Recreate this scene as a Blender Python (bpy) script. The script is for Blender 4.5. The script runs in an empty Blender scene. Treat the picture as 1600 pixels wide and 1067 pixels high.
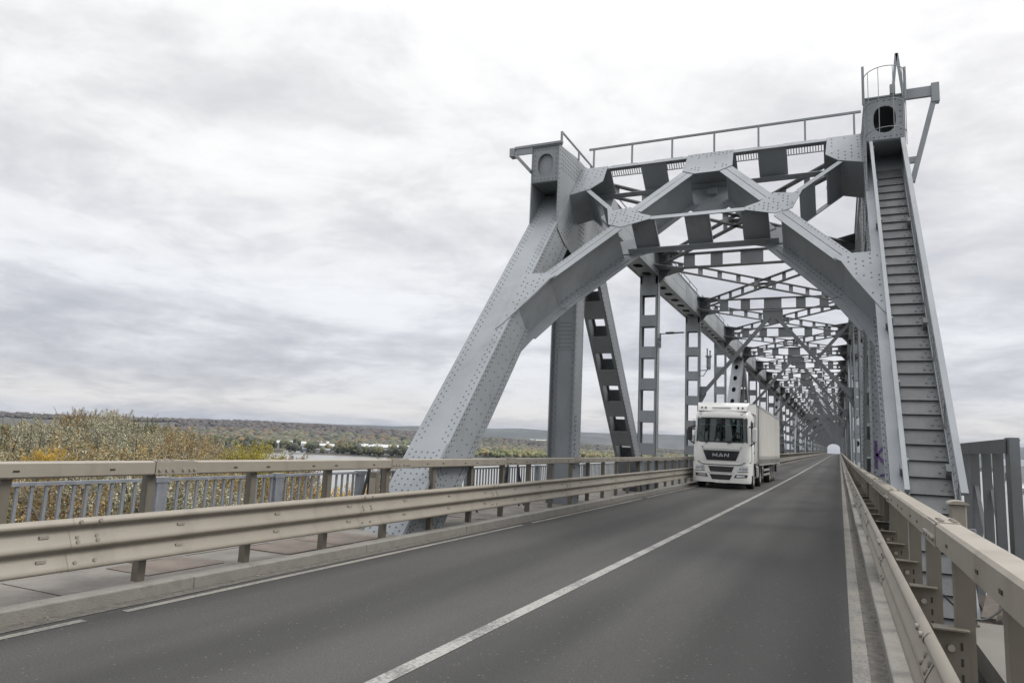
import bpy, math, random
from mathutils import Vector, Matrix
R = random.Random(7)
SC = bpy.context.scene
COL = SC.collection
PI = math.pi

# ------------------------------------------------------------------ camera
def setup_camera():
    yaw, pitch, roll = 0.4372135, 0.1419942, 0.0442506
    cy, sy, cp, sp = math.cos(yaw), math.sin(yaw), math.cos(pitch), math.sin(pitch)
    fw = Vector((-sy*cp, cy*cp, sp)); rt = Vector((cy, sy, 0)); up = rt.cross(fw)
    c, s = math.cos(roll), math.sin(roll)
    r2 = rt*c + up*s; u2 = -rt*s + up*c
    m = Matrix((( r2.x, u2.x, -fw.x, 0), (r2.y, u2.y, -fw.y, 0), (r2.z, u2.z, -fw.z, 1.6), (0, 0, 0, 1)))
    cam = bpy.data.cameras.new('camera'); o = bpy.data.objects.new('camera', cam)
    o.matrix_world = m; COL.objects.link(o)
    cam.sensor_width = 36; cam.lens = 1099.87/1600*36
    cam.clip_start = 0.05; cam.clip_end = 40000
    SC.camera = o
setup_camera()

# ------------------------------------------------------------------ world and light
SUN_EL, SUN_AZ = math.radians(46), math.radians(72)      # azimuth from +Y towards +X
def setup_world():
    w = bpy.data.worlds.new('World'); SC.world = w; w.use_nodes = True
    nt = w.node_tree; nt.nodes.clear(); N = nt.nodes.new; L = nt.links.new
    out = N('ShaderNodeOutputWorld'); bg = N('ShaderNodeBackground'); L(bg.outputs[0], out.inputs[0])
    sky = N('ShaderNodeTexSky'); sky.sky_type = 'NISHITA'; sky.sun_disc = False
    sky.sun_elevation = SUN_EL; sky.sun_rotation = SUN_AZ
    skm = N('ShaderNodeMixRGB'); skm.blend_type = 'MULTIPLY'; skm.inputs[0].default_value = 1
    skm.inputs[2].default_value = (.08, .08, .08, 1); L(sky.outputs[0], skm.inputs[1])
    tc = N('ShaderNodeTexCoord'); sep = N('ShaderNodeSeparateXYZ'); L(tc.outputs['Generated'], sep.inputs[0])
    def math_(op, a, b=None, cl=False):
        n = N('ShaderNodeMath'); n.operation = op; n.use_clamp = cl
        for i, v in enumerate((a, b)):
            if v is None: continue
            if isinstance(v, (int, float)): n.inputs[i].default_value = v
            else: L(v, n.inputs[i])
        return n.outputs[0]
    zc = math_('MAXIMUM', sep.outputs[2], 0.0)
    den = math_('ADD', zc, 0.16)
    px = math_('DIVIDE', sep.outputs[0], den); py = math_('DIVIDE', sep.outputs[1], den)
    cb = N('ShaderNodeCombineXYZ'); L(px, cb.inputs[0]); L(py, cb.inputs[1]); cb.inputs[2].default_value = 3.3
    def noise(scale, detail, rough, dist=0, off=(0, 0, 0)):
        mp = N('ShaderNodeMapping'); mp.inputs['Location'].default_value = off; L(cb.outputs[0], mp.inputs[0])
        n = N('ShaderNodeTexNoise'); n.inputs['Scale'].default_value = scale; n.inputs['Detail'].default_value = detail
        n.inputs['Roughness'].default_value = rough; n.inputs['Distortion'].default_value = dist
        L(mp.outputs[0], n.inputs['Vector']); return n.outputs['Fac']
    n1 = noise(0.7, 9, .55, .6, (3.4, 2.2, 0)); n2 = noise(2.3, 10, .58, .5, (5, 1, 0)); n3 = noise(8.0, 8, .6, .5, (1, 4, 2))
    f = math_('ADD', math_('ADD', math_('MULTIPLY', n1, .66), math_('MULTIPLY', n2, .31)), math_('MULTIPLY', math_('SUBTRACT', n3, .5), .10))
    f = math_('ADD', f, .052)
    # more cloud shade near the horizon than overhead
    hz = math_('SUBTRACT', 1.0, math_('MULTIPLY', zc, 1.9, ), True)
    f = math_('ADD', math_('SUBTRACT', f, math_('MULTIPLY', hz, 0.05)), math_('MULTIPLY', zc, 0.035))
    rp = N('ShaderNodeValToRGB'); L(f, rp.inputs[0]); e = rp.color_ramp.elements
    e[0].position = .34; e[0].color = (.60, .612, .65, 1)
    e[1].position = .60; e[1].color = (1.06, 1.06, 1.06, 1)
    for p, c in ((.42, (.70, .703, .735, 1)), (.47, (.80, .80, .82, 1)), (.51, (.885, .885, .90, 1)), (.55, (.99, .99, .992, 1))):
        x = e.new(p); x.color = c
    # elevation tone: warm pale band low down, brighter overhead
    el = N('ShaderNodeValToRGB'); L(zc, el.inputs[0]); e = el.color_ramp.elements
    e[0].position = 0.0; e[0].color = (.62, .605, .59, 1)
    e[1].position = 1.0; e[1].color = (2.9, 2.92, 2.95, 1)
    for p, c in ((.035, (.83, .795, .76, 1)), (.075, (.80, .805, .825, 1)), (.16, (.88, .895, .925, 1)), (.33, (.985, .982, .98, 1)), (.52, (1.05, 1.048, 1.045, 1)), (.66, (1.9, 1.9, 1.9, 1))):
        x = e.new(p); x.color = c
    mx = N('ShaderNodeMixRGB'); mx.blend_type = 'MULTIPLY'; mx.inputs[0].default_value = 1
    L(rp.outputs[0], mx.inputs[1]); L(el.outputs[0], mx.inputs[2])
    # soft brightness of the veiled sun
    d = N('ShaderNodeVectorMath'); d.operation = 'DOT_PRODUCT'; L(tc.outputs['Generated'], d.inputs[0])
    d.inputs[1].default_value = (math.sin(SUN_AZ)*math.cos(SUN_EL), math.cos(SUN_AZ)*math.cos(SUN_EL), math.sin(SUN_EL))
    gl = math_('MULTIPLY', math_('POWER', math_('MAXIMUM', d.outputs['Value'], 0.0), 4.0), 0.5)
    gcol = N('ShaderNodeCombineXYZ'); L(gl, gcol.inputs[0]); L(math_('MULTIPLY', gl, .95), gcol.inputs[1]); L(math_('MULTIPLY', gl, .88), gcol.inputs[2])
    ad = N('ShaderNodeMixRGB'); ad.blend_type = 'ADD'; ad.inputs[0].default_value = 1
    L(mx.outputs[0], ad.inputs[1]); L(gcol.outputs[0], ad.inputs[2])
    m2 = N('ShaderNodeMixRGB'); m2.inputs[0].default_value = .06; L(ad.outputs[0], m2.inputs[1]); L(skm.outputs[0], m2.inputs[2])
    L(m2.outputs[0], bg.inputs[0]); bg.inputs[1].default_value = 1.0
    sun = bpy.data.lights.new('sun', 'SUN'); sun.energy = 1.75; sun.angle = math.radians(22); sun.color = (1, .95, .88)
    so = bpy.data.objects.new('sun', sun); COL.objects.link(so)
    dv = Vector((math.sin(SUN_AZ)*math.cos(SUN_EL), math.cos(SUN_AZ)*math.cos(SUN_EL), math.sin(SUN_EL)))
    so.rotation_euler = dv.to_track_quat('Z', 'Y').to_euler()
setup_world()
SC.view_settings.view_transform = 'Standard'; SC.view_settings.look = 'None'
SC.view_settings.exposure = 0.0; SC.view_settings.gamma = 1
SC.cycles.max_bounces = 6; SC.cycles.diffuse_bounces = 3; SC.cycles.glossy_bounces = 3; SC.cycles.volume_bounces = 0

# ------------------------------------------------------------------ road profile and helpers
KB = 1.2208437e-4
def prof(y):
    if y <= 0: return 0.0
    if y < 60: return KB*y*y/2
    if y < 430: return KB*1800 + KB*60*(y-60)
    return KB*1800 + KB*60*370
def slope(y):
    return KB*y if 0 < y < 60 else (KB*60 if y >= 60 else 0.0)

V = Vector
class MB:
    def __init__(s): s.v = []; s.f = []; s.m = []; s.sm = []
    def add(s, pts, faces, mi=0, smooth=False):
        o = len(s.v); s.v += [tuple(p) for p in pts]
        for f in faces: s.f.append(tuple(i+o for i in f)); s.m.append(mi); s.sm.append(smooth)
    def obox(s, o, a, b, c, mi=0):
        o, a, b, c = V(o), V(a), V(b), V(c)
        p = [o, o+a, o+a+b, o+b, o+c, o+a+c, o+a+b+c, o+b+c]
        s.add(p, [(0,3,2,1),(4,5,6,7),(0,1,5,4),(1,2,6,5),(2,3,7,6),(3,0,4,7)], mi)
    def box(s, x0, x1, y0, y1, z0, z1, mi=0):
        s.obox((x0,y0,z0), (x1-x0,0,0), (0,y1-y0,0), (0,0,z1-z0), mi)
    def prism(s, pts, d, mi=0, mcap=None):
        n = len(pts); d = V(d); a = [V(p) for p in pts]
        s.add(a+[p+d for p in a], [tuple(range(n))[::-1], tuple(range(n, 2*n))], mi if mcap is None else mcap)
        o = len(s.v)-2*n
        for i in range(n):
            j = (i+1) % n; s.f.append((o+i, o+j, o+n+j, o+n+i)); s.m.append(mi); s.sm.append(False)
    def bar(s, p, q, w, h, side=(1,0,0), mi=0):
        p, q = V(p), V(q); d = (q-p).normalized(); a = V(side); a = (a-d*a.dot(d)).normalized(); b = d.cross(a)
        s.obox(p-a*w/2-b*h/2, a*w, b*h, q-p, mi)
    def tube(s, pts, r, n=8, mi=0, cap=True, smooth=True):
        rings = []; pts = [V(p) for p in pts]
        for i, p in enumerate(pts):
            d = (pts[min(i+1, len(pts)-1)]-pts[max(i-1, 0)]).normalized()
            a = d.orthogonal().normalized() if i == 0 else (A - d*A.dot(d)).normalized()
            A = a; b = d.cross(a); rr = r[i] if isinstance(r, (list, tuple)) else r
            rings.append([p+(a*math.cos(2*PI*k/n)+b*math.sin(2*PI*k/n))*rr for k in range(n)])
        o = [x for g in rings for x in g]; f = []
        for i in range(len(pts)-1):
            for k in range(n): f.append((i*n+k, i*n+(k+1) % n, (i+1)*n+(k+1) % n, (i+1)*n+k))
        s.add(o, f, mi, smooth)
        if cap:
            s.add(rings[0], [tuple(range(n))[::-1]], mi); s.add(rings[-1], [tuple(range(n))], mi)
    def rivet(s, p, nrm, r=.018, h=.012, mi=1):
        nrm = V(nrm).normalized(); a = nrm.orthogonal().normalized(); b = nrm.cross(a); p = V(p)
        lo = [p+(a*math.cos(k*PI/3)+b*math.sin(k*PI/3))*r for k in range(6)]
        hi = [p+nrm*h+(a*math.cos(k*PI/3)+b*math.sin(k*PI/3))*r*.55 for k in range(6)]
        s.add(lo+hi, [(k, (k+1) % 6, 6+(k+1) % 6, 6+k) for k in range(6)]+[(6,7,8,9,10,11)], mi)
    def rivline(s, p, q, nrm, sp=.12, mi=1, r=.021, inset=0.0):
        p, q = V(p), V(q); L = (q-p).length; n = max(1, int((L-2*inset)/sp)); d = (q-p)/L
        for i in range(n+1): s.rivet(p+d*(inset+i*(L-2*inset)/n), nrm, r, .014, mi)
    def holed(s, o, a, b, hc, ra, rb, depth, mi=0, n=20):
        """rectangular cell o,a,b with a rounded hole at hc (fractions), half sizes ra, rb along a and b"""
        o, a, b, depth = V(o), V(a), V(b), V(depth); la, lb = a.length, b.length; ua, ub = a/la, b/lb
        c = o+a*hc[0]+b*hc[1]; ang = [2*PI*k/n for k in range(n)]
        for cx_, cy_ in ((0,0),(1,0),(1,1),(0,1)):
            ang.append(math.atan2((cy_-hc[1])*lb, (cx_-hc[0])*la) % (2*PI))
        ang = sorted(set(round(t, 5) for t in ang)); inn = []; outp = []
        for t in ang:
            ct, st = math.cos(t), math.sin(t)
            k = 1/((abs(ct)/ra)**2.5+(abs(st)/rb)**2.5)**(1/2.5)
            inn.append(c+(ua*ct+ub*st)*k)
            tx = ((1-hc[0])*la/ct if ct > 1e-9 else (-hc[0]*la/ct if ct < -1e-9 else 1e9))
            ty = ((1-hc[1])*lb/st if st > 1e-9 else (-hc[1]*lb/st if st < -1e-9 else 1e9))
            outp.append(c+(ua*ct+ub*st)*min(tx, ty))
        m = len(ang); s.add(inn+outp+[p+depth for p in inn],
            [(k, (k+1) % m, m+(k+1) % m, m+k) for k in range(m)]+[(k, (k+1) % m, 2*m+(k+1) % m, 2*m+k) for k in range(m)], mi)
    def build(s, name, mats, parent=None, loc=(0,0,0), warp=False, rot=None, bevel=0):
        if warp: s.v = [(x, y, z+prof(y)) for x, y, z in s.v]
        me = bpy.data.meshes.new(name); me.from_pydata(s.v, [], s.f)
        if not isinstance(mats, (list, tuple)): mats = [mats]
        for m in mats: me.materials.append(m)
        me.polygons.foreach_set('material_index', [min(i, len(mats)-1) for i in s.m])
        me.polygons.foreach_set('use_smooth', s.sm); me.update()
        o = bpy.data.objects.new(name, me); COL.objects.link(o); o.location = loc
        if rot: o.rotation_euler = rot
        if parent: o.parent = parent
        if bevel:
            b = o.modifiers.new('bevel', 'BEVEL'); b.width = bevel; b.segments = 2; b.limit_method = 'ANGLE'
        return o
def tag(o, label, cat=None, group=None, kind=None):
    if label: o['label'] = label
    if cat: o['category'] = cat
    if group: o['group'] = group
    if kind: o['kind'] = kind
    return o
def empty(name, loc=(0,0,0), label=None, cat=None, group=None, rz=0):
    o = bpy.data.objects.new(name, None); COL.objects.link(o); o.location = loc; o.rotation_euler = (0,0,rz)
    o.empty_display_size = .2
    return tag(o, label, cat, group)
def copy1(o, parent=None, loc=None, rot=None, scale=None):
    c = o.copy(); COL.objects.link(c)
    if parent is not None: c.parent = parent
    if loc is not None: c.location = loc
    if rot is not None: c.rotation_euler = rot
    if scale is not None: c.scale = scale
    return c

# ------------------------------------------------------------------ materials
def mat(name, col, rough=.6, var=.12, scale=6, metal=0, bump=0, bscale=60, streak=0, dirt=None, dirt_amt=.0, dscale=2.5, spec=.5, coat=0, rust=0):
    m = bpy.data.materials.new(name); m.use_nodes = True; nt = m.node_tree; N = nt.nodes.new; L = nt.links.new
    b = nt.nodes['Principled BSDF']; b.inputs['Roughness'].default_value = rough; b.inputs['Metallic'].default_value = metal
    b.inputs['Specular IOR Level'].default_value = spec; b.inputs['Coat Weight'].default_value = coat
    tc = N('ShaderNodeTexCoord'); mp = N('ShaderNodeMapping'); L(tc.outputs['Object'], mp.inputs[0])
    n = N('ShaderNodeTexNoise'); n.inputs['Scale'].default_value = scale; n.inputs['Detail'].default_value = 6; L(mp.outputs[0], n.inputs[0])
    mx = N('ShaderNodeMixRGB'); r = N('ShaderNodeMapRange'); r.inputs[1].default_value = .3; r.inputs[2].default_value = .7; L(n.outputs['Fac'], r.inputs[0])
    L(r.outputs[0], mx.inputs[0]); mx.inputs[1].default_value = tuple(c*(1-var) for c in col)+(1,); mx.inputs[2].default_value = tuple(min(1, c*(1+var)) for c in col)+(1,)
    last = mx.outputs[0]
    if dirt:
        d = N('ShaderNodeTexNoise'); d.inputs['Scale'].default_value = dscale; d.inputs['Detail'].default_value = 8; d.inputs['Roughness'].default_value = .68
        m3 = N('ShaderNodeMapping'); m3.inputs['Scale'].default_value = (1, 1, .35 if streak else 1); L(tc.outputs['Object'], m3.inputs[0]); L(m3.outputs[0], d.inputs[0])
        r2 = N('ShaderNodeMapRange'); r2.inputs[1].default_value = .52; r2.inputs[2].default_value = .72; r2.inputs[4].default_value = dirt_amt; L(d.outputs['Fac'], r2.inputs[0])
        m2 = N('ShaderNodeMixRGB'); L(r2.outputs[0], m2.inputs[0]); L(last, m2.inputs[1]); m2.inputs[2].default_value = tuple(dirt)+(1,); last = m2.outputs[0]
    if rust:
        d = N('ShaderNodeTexNoise'); d.inputs['Scale'].default_value = 3.1; d.inputs['Detail'].default_value = 10; d.inputs['Roughness'].default_value = .75
        m3 = N('ShaderNodeMapping'); m3.inputs['Scale'].default_value = (1, 1, .22); m3.inputs['Location'].default_value = (7, 3, 1); L(tc.outputs['Object'], m3.inputs[0]); L(m3.outputs[0], d.inputs[0])
        r2 = N('ShaderNodeMapRange'); r2.inputs[1].default_value = .62; r2.inputs[2].default_value = .70; r2.inputs[4].default_value = rust; L(d.outputs['Fac'], r2.inputs[0])
        m2 = N('ShaderNodeMixRGB'); L(r2.outputs[0], m2.inputs[0]); L(last, m2.inputs[1]); m2.inputs[2].default_value = (.115,.085,.062,1); last = m2.outputs[0]
    L(last, b.inputs['Base Color'])
    if bump:
        bn = N('ShaderNodeTexNoise'); bn.inputs['Scale'].default_value = bscale; bn.inputs['Detail'].default_value = 4; L(tc.outputs['Object'], bn.inputs[0])
        bp = N('ShaderNodeBump'); bp.inputs['Strength'].default_value = bump; bp.inputs['Distance'].default_value = .01; L(bn.outputs['Fac'], bp.inputs['Height']); L(bp.outputs[0], b.inputs['Normal'])
    return m
M = {}
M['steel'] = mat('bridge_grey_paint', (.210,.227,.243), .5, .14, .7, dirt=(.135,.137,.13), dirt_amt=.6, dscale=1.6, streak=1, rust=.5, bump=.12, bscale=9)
M['steel2'] = mat('bridge_grey_paint_shaded', (.122,.131,.139), .6, .12, 1.0, dirt=(.09,.09,.085), dirt_amt=.6, dscale=1.2, streak=1, rust=.3)  # darker copy of the bridge paint; shade inside the truss is in the colour
M['rivet'] = mat('rivet_heads_shaded', (.115,.124,.131), .7, .2, 3)  # darker than the plate paint: shade of the heads put into the colour
M['steeldark'] = mat('grimy_stair_steel', (.10,.105,.11), .6, .2, 3, dirt=(.05,.05,.05), dirt_amt=.7, dscale=5, bump=.2, bscale=14)
M['seam'] = mat('dark_joint', (.05,.052,.055), .8, .1)
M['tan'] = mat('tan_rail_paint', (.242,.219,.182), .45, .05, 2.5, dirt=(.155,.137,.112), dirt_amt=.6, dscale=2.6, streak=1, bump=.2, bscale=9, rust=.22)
M['tan_shaded_dirty'] = mat('tan_rail_paint_shaded_dusty', (.128,.115,.092), .6, .15, 3, dirt=(.075,.064,.05), dirt_amt=.7, dscale=5, streak=1, bump=.12, bscale=14)  # dirty tan paint, darkened further: the posts' shaded faces put into the colour
M['bolt'] = mat('galvanised_bolt', (.25,.23,.20), .45, .15, 20)
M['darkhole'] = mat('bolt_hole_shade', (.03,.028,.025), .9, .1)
M['galv'] = mat('galvanised_railing', (.165,.178,.20), .5, .2, 8, dirt=(.27,.285,.30), dirt_amt=.5, dscale=9)
M['black'] = mat('black_iron', (.02,.02,.022), .6, .2, 10)
M['grate'] = mat('grating_steel', (.42,.44,.46), .5, .1, 10)
M['concrete'] = mat('kerb_concrete', (.175,.168,.152), .9, .2, 3, dirt=(.075,.07,.062), dirt_amt=.75, dscale=3, bump=.5, bscale=60)
M['walk'] = mat('walkway_concrete', (.155,.144,.129), .9, .28, 1.6, dirt=(.065,.057,.05), dirt_amt=.7, dscale=1.3, bump=.4, bscale=50)
M['rustplate'] = mat('red_brown_plate', (.135,.108,.09), .85, .25, 3, dirt=(.14,.13,.115), dirt_amt=.9, dscale=4)
M['gutter'] = mat('gutter_grit', (.095,.088,.078), .95, .3, 12, dirt=(.05,.045,.04), dirt_amt=.8, dscale=9, bump=.8, bscale=90)
M['wood'] = mat('old_timber', (.065,.052,.042), .8, .3, 14)
M['hcon'] = mat('bright_concrete', (.125,.118,.106), .85, .1, 2)

def asphalt():
    m = bpy.data.materials.new('asphalt'); m.use_nodes = True; nt = m.node_tree; N = nt.nodes.new; L = nt.links.new
    b = nt.nodes['Principled BSDF']; b.inputs['Roughness'].default_value = .78; b.inputs['Specular IOR Level'].default_value = .45
    tc = N('ShaderNodeTexCoord'); P = tc.outputs['Object']
    sp = N('ShaderNodeSeparateXYZ'); L(P, sp.inputs[0])
    # worn wheel tracks: polished aggregate is paler, oil line between them darker (real wear, fixed to the lane)
    wob = N('ShaderNodeTexNoise'); wob.inputs['Scale'].default_value = .25; L(P, wob.inputs[0])
    ax = N('ShaderNodeMath'); ax.operation = 'MULTIPLY_ADD'; L(wob.outputs['Fac'], ax.inputs[0]); ax.inputs[1].default_value = .35; L(sp.outputs[0], ax.inputs[2])
    rp = N('ShaderNodeValToRGB'); mr = N('ShaderNodeMapRange'); L(ax.outputs[0], mr.inputs[0]); mr.inputs[1].default_value = -5.8; mr.inputs[2].default_value = .5
    L(mr.outputs[0], rp.inputs[0]); e = rp.color_ramp.elements; rp.color_ramp.interpolation = 'EASE'
    e[0].position = 0; e[0].color = (.055,.054,.053,1); e[1].position = 1; e[1].color = (.042,.041,.041,1)
    for p, c in ((.05,.085),(.13,.128),(.20,.114),(.27,.076),(.33,.082),(.40,.134),(.47,.126),(.53,.104),(.60,.084),(.66,.112),(.72,.104),(.78,.068),(.84,.076),(.92,.078)):
        x = e.new(p); x.color = (max(0,c*1.25-.022)*.325, max(0,c*1.25-.022)*.318, max(0,c*1.25-.022)*.308, 1)
    big = N('ShaderNodeTexNoise'); mpb = N('ShaderNodeMapping'); mpb.inputs['Scale'].default_value = (1.4,.22,1); L(P, mpb.inputs[0]); L(mpb.outputs[0], big.inputs[0]); big.inputs['Scale'].default_value = .8; big.inputs['Detail'].default_value = 6
    mb = N('ShaderNodeMapRange'); L(big.outputs['Fac'], mb.inputs[0]); mb.inputs[1].default_value = .3; mb.inputs[2].default_value = .7; mb.inputs[3].default_value = .76; mb.inputs[4].default_value = 1.2
    fine = N('ShaderNodeTexNoise'); L(P, fine.inputs[0]); fine.inputs['Scale'].default_value = 75; fine.inputs['Detail'].default_value = 3
    mf = N('ShaderNodeMapRange'); L(fine.outputs['Fac'], mf.inputs[0]); mf.inputs[1].default_value = .3; mf.inputs[2].default_value = .7; mf.inputs[3].default_value = .62; mf.inputs[4].default_value = 1.38
    mu = N('ShaderNodeMath'); mu.operation = 'MULTIPLY'; L(mb.outputs[0], mu.inputs[0]); L(mf.outputs[0], mu.inputs[1])
    vo = N('ShaderNodeTexVoronoi'); L(P, vo.inputs[0]); vo.inputs['Scale'].default_value = 38
    vs = N('ShaderNodeSeparateXYZ'); L(vo.outputs['Color'], vs.inputs[0])
    gt = N('ShaderNodeMath'); gt.operation = 'GREATER_THAN'; L(vs.outputs[0], gt.inputs[0]); gt.inputs[1].default_value = .965
    lt = N('ShaderNodeMath'); lt.operation = 'LESS_THAN'; L(vo.outputs['Distance'], lt.inputs[0]); lt.inputs[1].default_value = .33
    sm = N('ShaderNodeMath'); sm.operation = 'MULTIPLY'; L(gt.outputs[0], sm.inputs[0]); L(lt.outputs[0], sm.inputs[1])
    c1 = N('ShaderNodeMixRGB'); c1.blend_type = 'MULTIPLY'; c1.inputs[0].default_value = 1; L(rp.outputs[0], c1.inputs[1]); L(mu.outputs[0], c1.inputs[2])
    c2 = N('ShaderNodeMixRGB'); L(sm.outputs[0], c2.inputs[0]); L(c1.outputs[0], c2.inputs[1]); c2.inputs[2].default_value = (.085,.083,.08,1)
    L(c2.outputs[0], b.inputs['Base Color'])
    bp = N('ShaderNodeBump'); bp.inputs['Strength'].default_value = .55; bp.inputs['Distance'].default_value = .006; L(fine.outputs['Fac'], bp.inputs['Height']); L(bp.outputs[0], b.inputs['Normal'])
    return m
def linepaint(name, col, wear=.5):
    m = bpy.data.materials.new(name); m.use_nodes = True; nt = m.node_tree; N = nt.nodes.new; L = nt.links.new
    b = nt.nodes['Principled BSDF']; b.inputs['Roughness'].default_value = .7
    tc = N('ShaderNodeTexCoord'); n = N('ShaderNodeTexNoise'); n.inputs['Scale'].default_value = 30; n.inputs['Detail'].default_value = 8; n.inputs['Roughness'].default_value = .7; L(tc.outputs['Object'], n.inputs[0])
    n2 = N('ShaderNodeTexNoise'); n2.inputs['Scale'].default_value = 1.5; L(tc.outputs['Object'], n2.inputs[0])
    ad = N('ShaderNodeMath'); ad.operation = 'MULTIPLY_ADD'; L(n2.outputs['Fac'], ad.inputs[0]); ad.inputs[1].default_value = .5; L(n.outputs['Fac'], ad.inputs[2])
    mr = N('ShaderNodeMapRange'); L(ad.outputs[0], mr.inputs[0]); mr.inputs[1].default_value = .80-wear*.12; mr.inputs[2].default_value = .86
    mx = N('ShaderNodeMixRGB'); L(mr.outputs[0], mx.inputs[0]); mx.inputs[1].default_value = col+(1,); mx.inputs[2].default_value = (.12,.118,.115,1)
    L(mx.outputs[0], b.inputs['Base Color']); return m
M['asphalt'] = asphalt()
M['line'] = linepaint('worn_white_line', (.265,.258,.243), .7)
M['line2'] = linepaint('worn_edge_line', (.205,.193,.168), .7)

# ------------------------------------------------------------------ the deck: road, lines, kerbs, walkways
C0 = -2.82
def ysteps(y0, y1):
    ys = []; y = y0
    while y < y1: ys.append(y); y += 4 if y < 80 else 12
    return ys+[y1]
def ystrip(name, x0, x1, z, y0, y1, m, parent=None, thick=0):
    b = MB(); ys = ysteps(y0, y1)
    for a, c in zip(ys, ys[1:]):
        if thick: 
            P = [(x0,a,z),(x1,a,z),(x1,c,z),(x0,c,z),(x0,a,z-thick),(x1,a,z-thick),(x1,c,z-thick),(x0,c,z-thick)]
            f = [(0,1,2,3),(4,7,6,5),(0,4,5,1),(1,5,6,2),(2,6,7,3),(3,7,4,0)]
            if a != ys[0]: f.remove((0,4,5,1))
            if c != ys[-1]: f.remove((2,6,7,3))
            b.add(P, f)
        else: b.add([(x0,a,z),(x1,a,z),(x1,c,z),(x0,c,z)], [(0,1,2,3)])
    return b.build(name, m, parent, warp=True)
YE = 640
road = tag(ystrip('road', -5.95, .30, 0, -30, YE, M['asphalt'], thick=.25), None, kind='structure')
def struct(o): o['kind'] = 'structure'; return o
struct(ystrip('road_center_line', C0-.065+.033, C0+.065+.033, .004, -12, YE, M['line']))
struct(ystrip('road_edge_line', .055, .175, .004, -12, YE, M['line2']))
b = MB()
for a, c in ((-12,4.05),(4.42,12.95),(13.45,22.2),(22.9,60),(61,200)):
    ys = ysteps(a, c)
    for p, q_ in zip(ys, ys[1:]): b.add([(-5.70,p,.004),(-5.615,p,.004),(-5.615,q_,.004),(-5.70,q_,.004)], [(0,1,2,3)])
o = b.build('road_edge_line', M['line2'], warp=True); struct(o)
struct(ystrip('road_gutter', .175, .30, .005, -12, 430, M['gutter']))
struct(ystrip('road_gutter', -5.95, -5.78, .005, -12, 430, M['gutter']))
def kerb(name, x0, x1, label):
    b = MB(); y = -12.0; k = 0; r = random.Random(3)
    while y < 430:
        L_ = 2.9 if y < 40 else 6.0
        dz = r.uniform(-.006, .006); dx = r.uniform(-.004, .004)
        b.box(x0+dx, x1+dx, y+.0015, y+L_-.0015, -.1, .11+dz); y += L_
    o = b.build(name, M['concrete'], warp=True, bevel=.012); struct(o)
kerb('kerb', -6.14, -5.95, ''); kerb('kerb', .30, .60, '')
struct(ystrip('walkway', -8.9, -6.14, .06, -14, 430, M['walk'], thick=.18))
struct(ystrip('walkway', 1.02, 2.05, .09, -14, 8.3, M['hcon'], thick=.2)); struct(ystrip('walkway_lower', .60, 1.02, -.45, -14, 9.0, M['gutter'], thick=.1))
b = MB()   # slab joints and plates on the left walkway: separate plates lying on it
r = random.Random(5)
for i in range(60):
    y = -8+i*1.05
    if 7.0 < y < 9.5 : continue
pl = MB()
for (x0, x1, y0, y1) in ((-7.15,-6.35,7.2,8.2),(-7.15,-6.35,8.22,9.2),(-7.15,-6.5,5.3,6.3)):
    pl.box(x0, x1, y0, y1, .06, .078)
struct(pl.build('walkway_plate', M['rustplate'], warp=True))
pl = MB()
for i in range(14):
    y = -9+i*2.1; pl.box(-8.2, -7.24, y, y+2.07, .06, .066+.004*(i % 2)); pl.box(-7.22, -6.16, y+.7, y+2.77, .06, .064+.005*((i+1) % 2))
struct(pl.build('walkway_slabs', M['walk'], warp=True))
# underside: stringers and cross girders belong to the bridge, built below

# ------------------------------------------------------------------ the steel bridge
bridge = empty('steel_truss_bridge', (C0, 8.6, -2), 'long grey riveted steel truss bridge with an arched portal, carrying the road over the river', 'bridge')
BP = (C0, 8.6, -2)
def bpart(b, name, mats=None, warp=True):
    """world-built mesh parented to the bridge empty"""
    if mats is None: mats = [M['steel'], M['rivet'], M['seam']]
    o = b.build(name, mats, None, warp=warp); o.parent = bridge; o.matrix_parent_inverse = Matrix.Translation((-BP[0], -BP[1], -BP[2])); return o
S_T, S_N = (0, .65466, .75592), (0, .75592, -.65466)
def PF(u, s, o=0.0): return V((C0+u, 9.598+S_T[1]*s+S_N[1]*o, S_T[2]*s+S_N[2]*o))
NT = V(S_N)
UI, UO = 3.46, 4.16

def pf_poly(b, pts, o0, o1, sg=1, mi=0):
    b.prism([PF(sg*u, s, o0) for u, s in pts], NT*(o1-o0), mi)
def off_line(p, q, d):
    a = V((q[0]-p[0], q[1]-p[1])); a.normalize(); n = V((-a.y, a.x)); return (p[0]+n.x*d, p[1]+n.y*d), (q[0]+n.x*d, q[1]+n.y*d)
D = .88   # depth of the portal members
def member(b, p, q, w, sg, web=True, seam=True, f=.022, webspans=None, D0=0.0, D1=D):
    """I-shaped portal member between p and q (u,s): front flange in two strips with a seam, web, rear flange"""
    for (a, c) in ((D0, D0+f), (D1-f, D1)):
        g = .007 if (seam and a == D0) else 0
        for side in (1, -1):
            if g:
                a1, a2 = off_line(p, q, side*g); c1, c2 = off_line(p, q, side*w/2)
                pf_poly(b, [a1, a2, c2, c1], a, c, sg)
            elif side == 1:
                a1, a2 = off_line(p, q, -w/2); c1, c2 = off_line(p, q, w/2)
                pf_poly(b, [a1, a2, c2, c1], a, c, sg)
    if web:
        for t0, t1 in (webspans or [(0, 1)]):
            P = (p[0]+(q[0]-p[0])*t0, p[1]+(q[1]-p[1])*t0); Q = (p[0]+(q[0]-p[0])*t1, p[1]+(q[1]-p[1])*t1)
            a1, a2 = off_line(P, Q, -.012); c1, c2 = off_line(P, Q, .012)
            pf_poly(b, [a1, a2, c2, c1], D0+f, D1-f, sg)
RS = random.Random(4)
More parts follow.
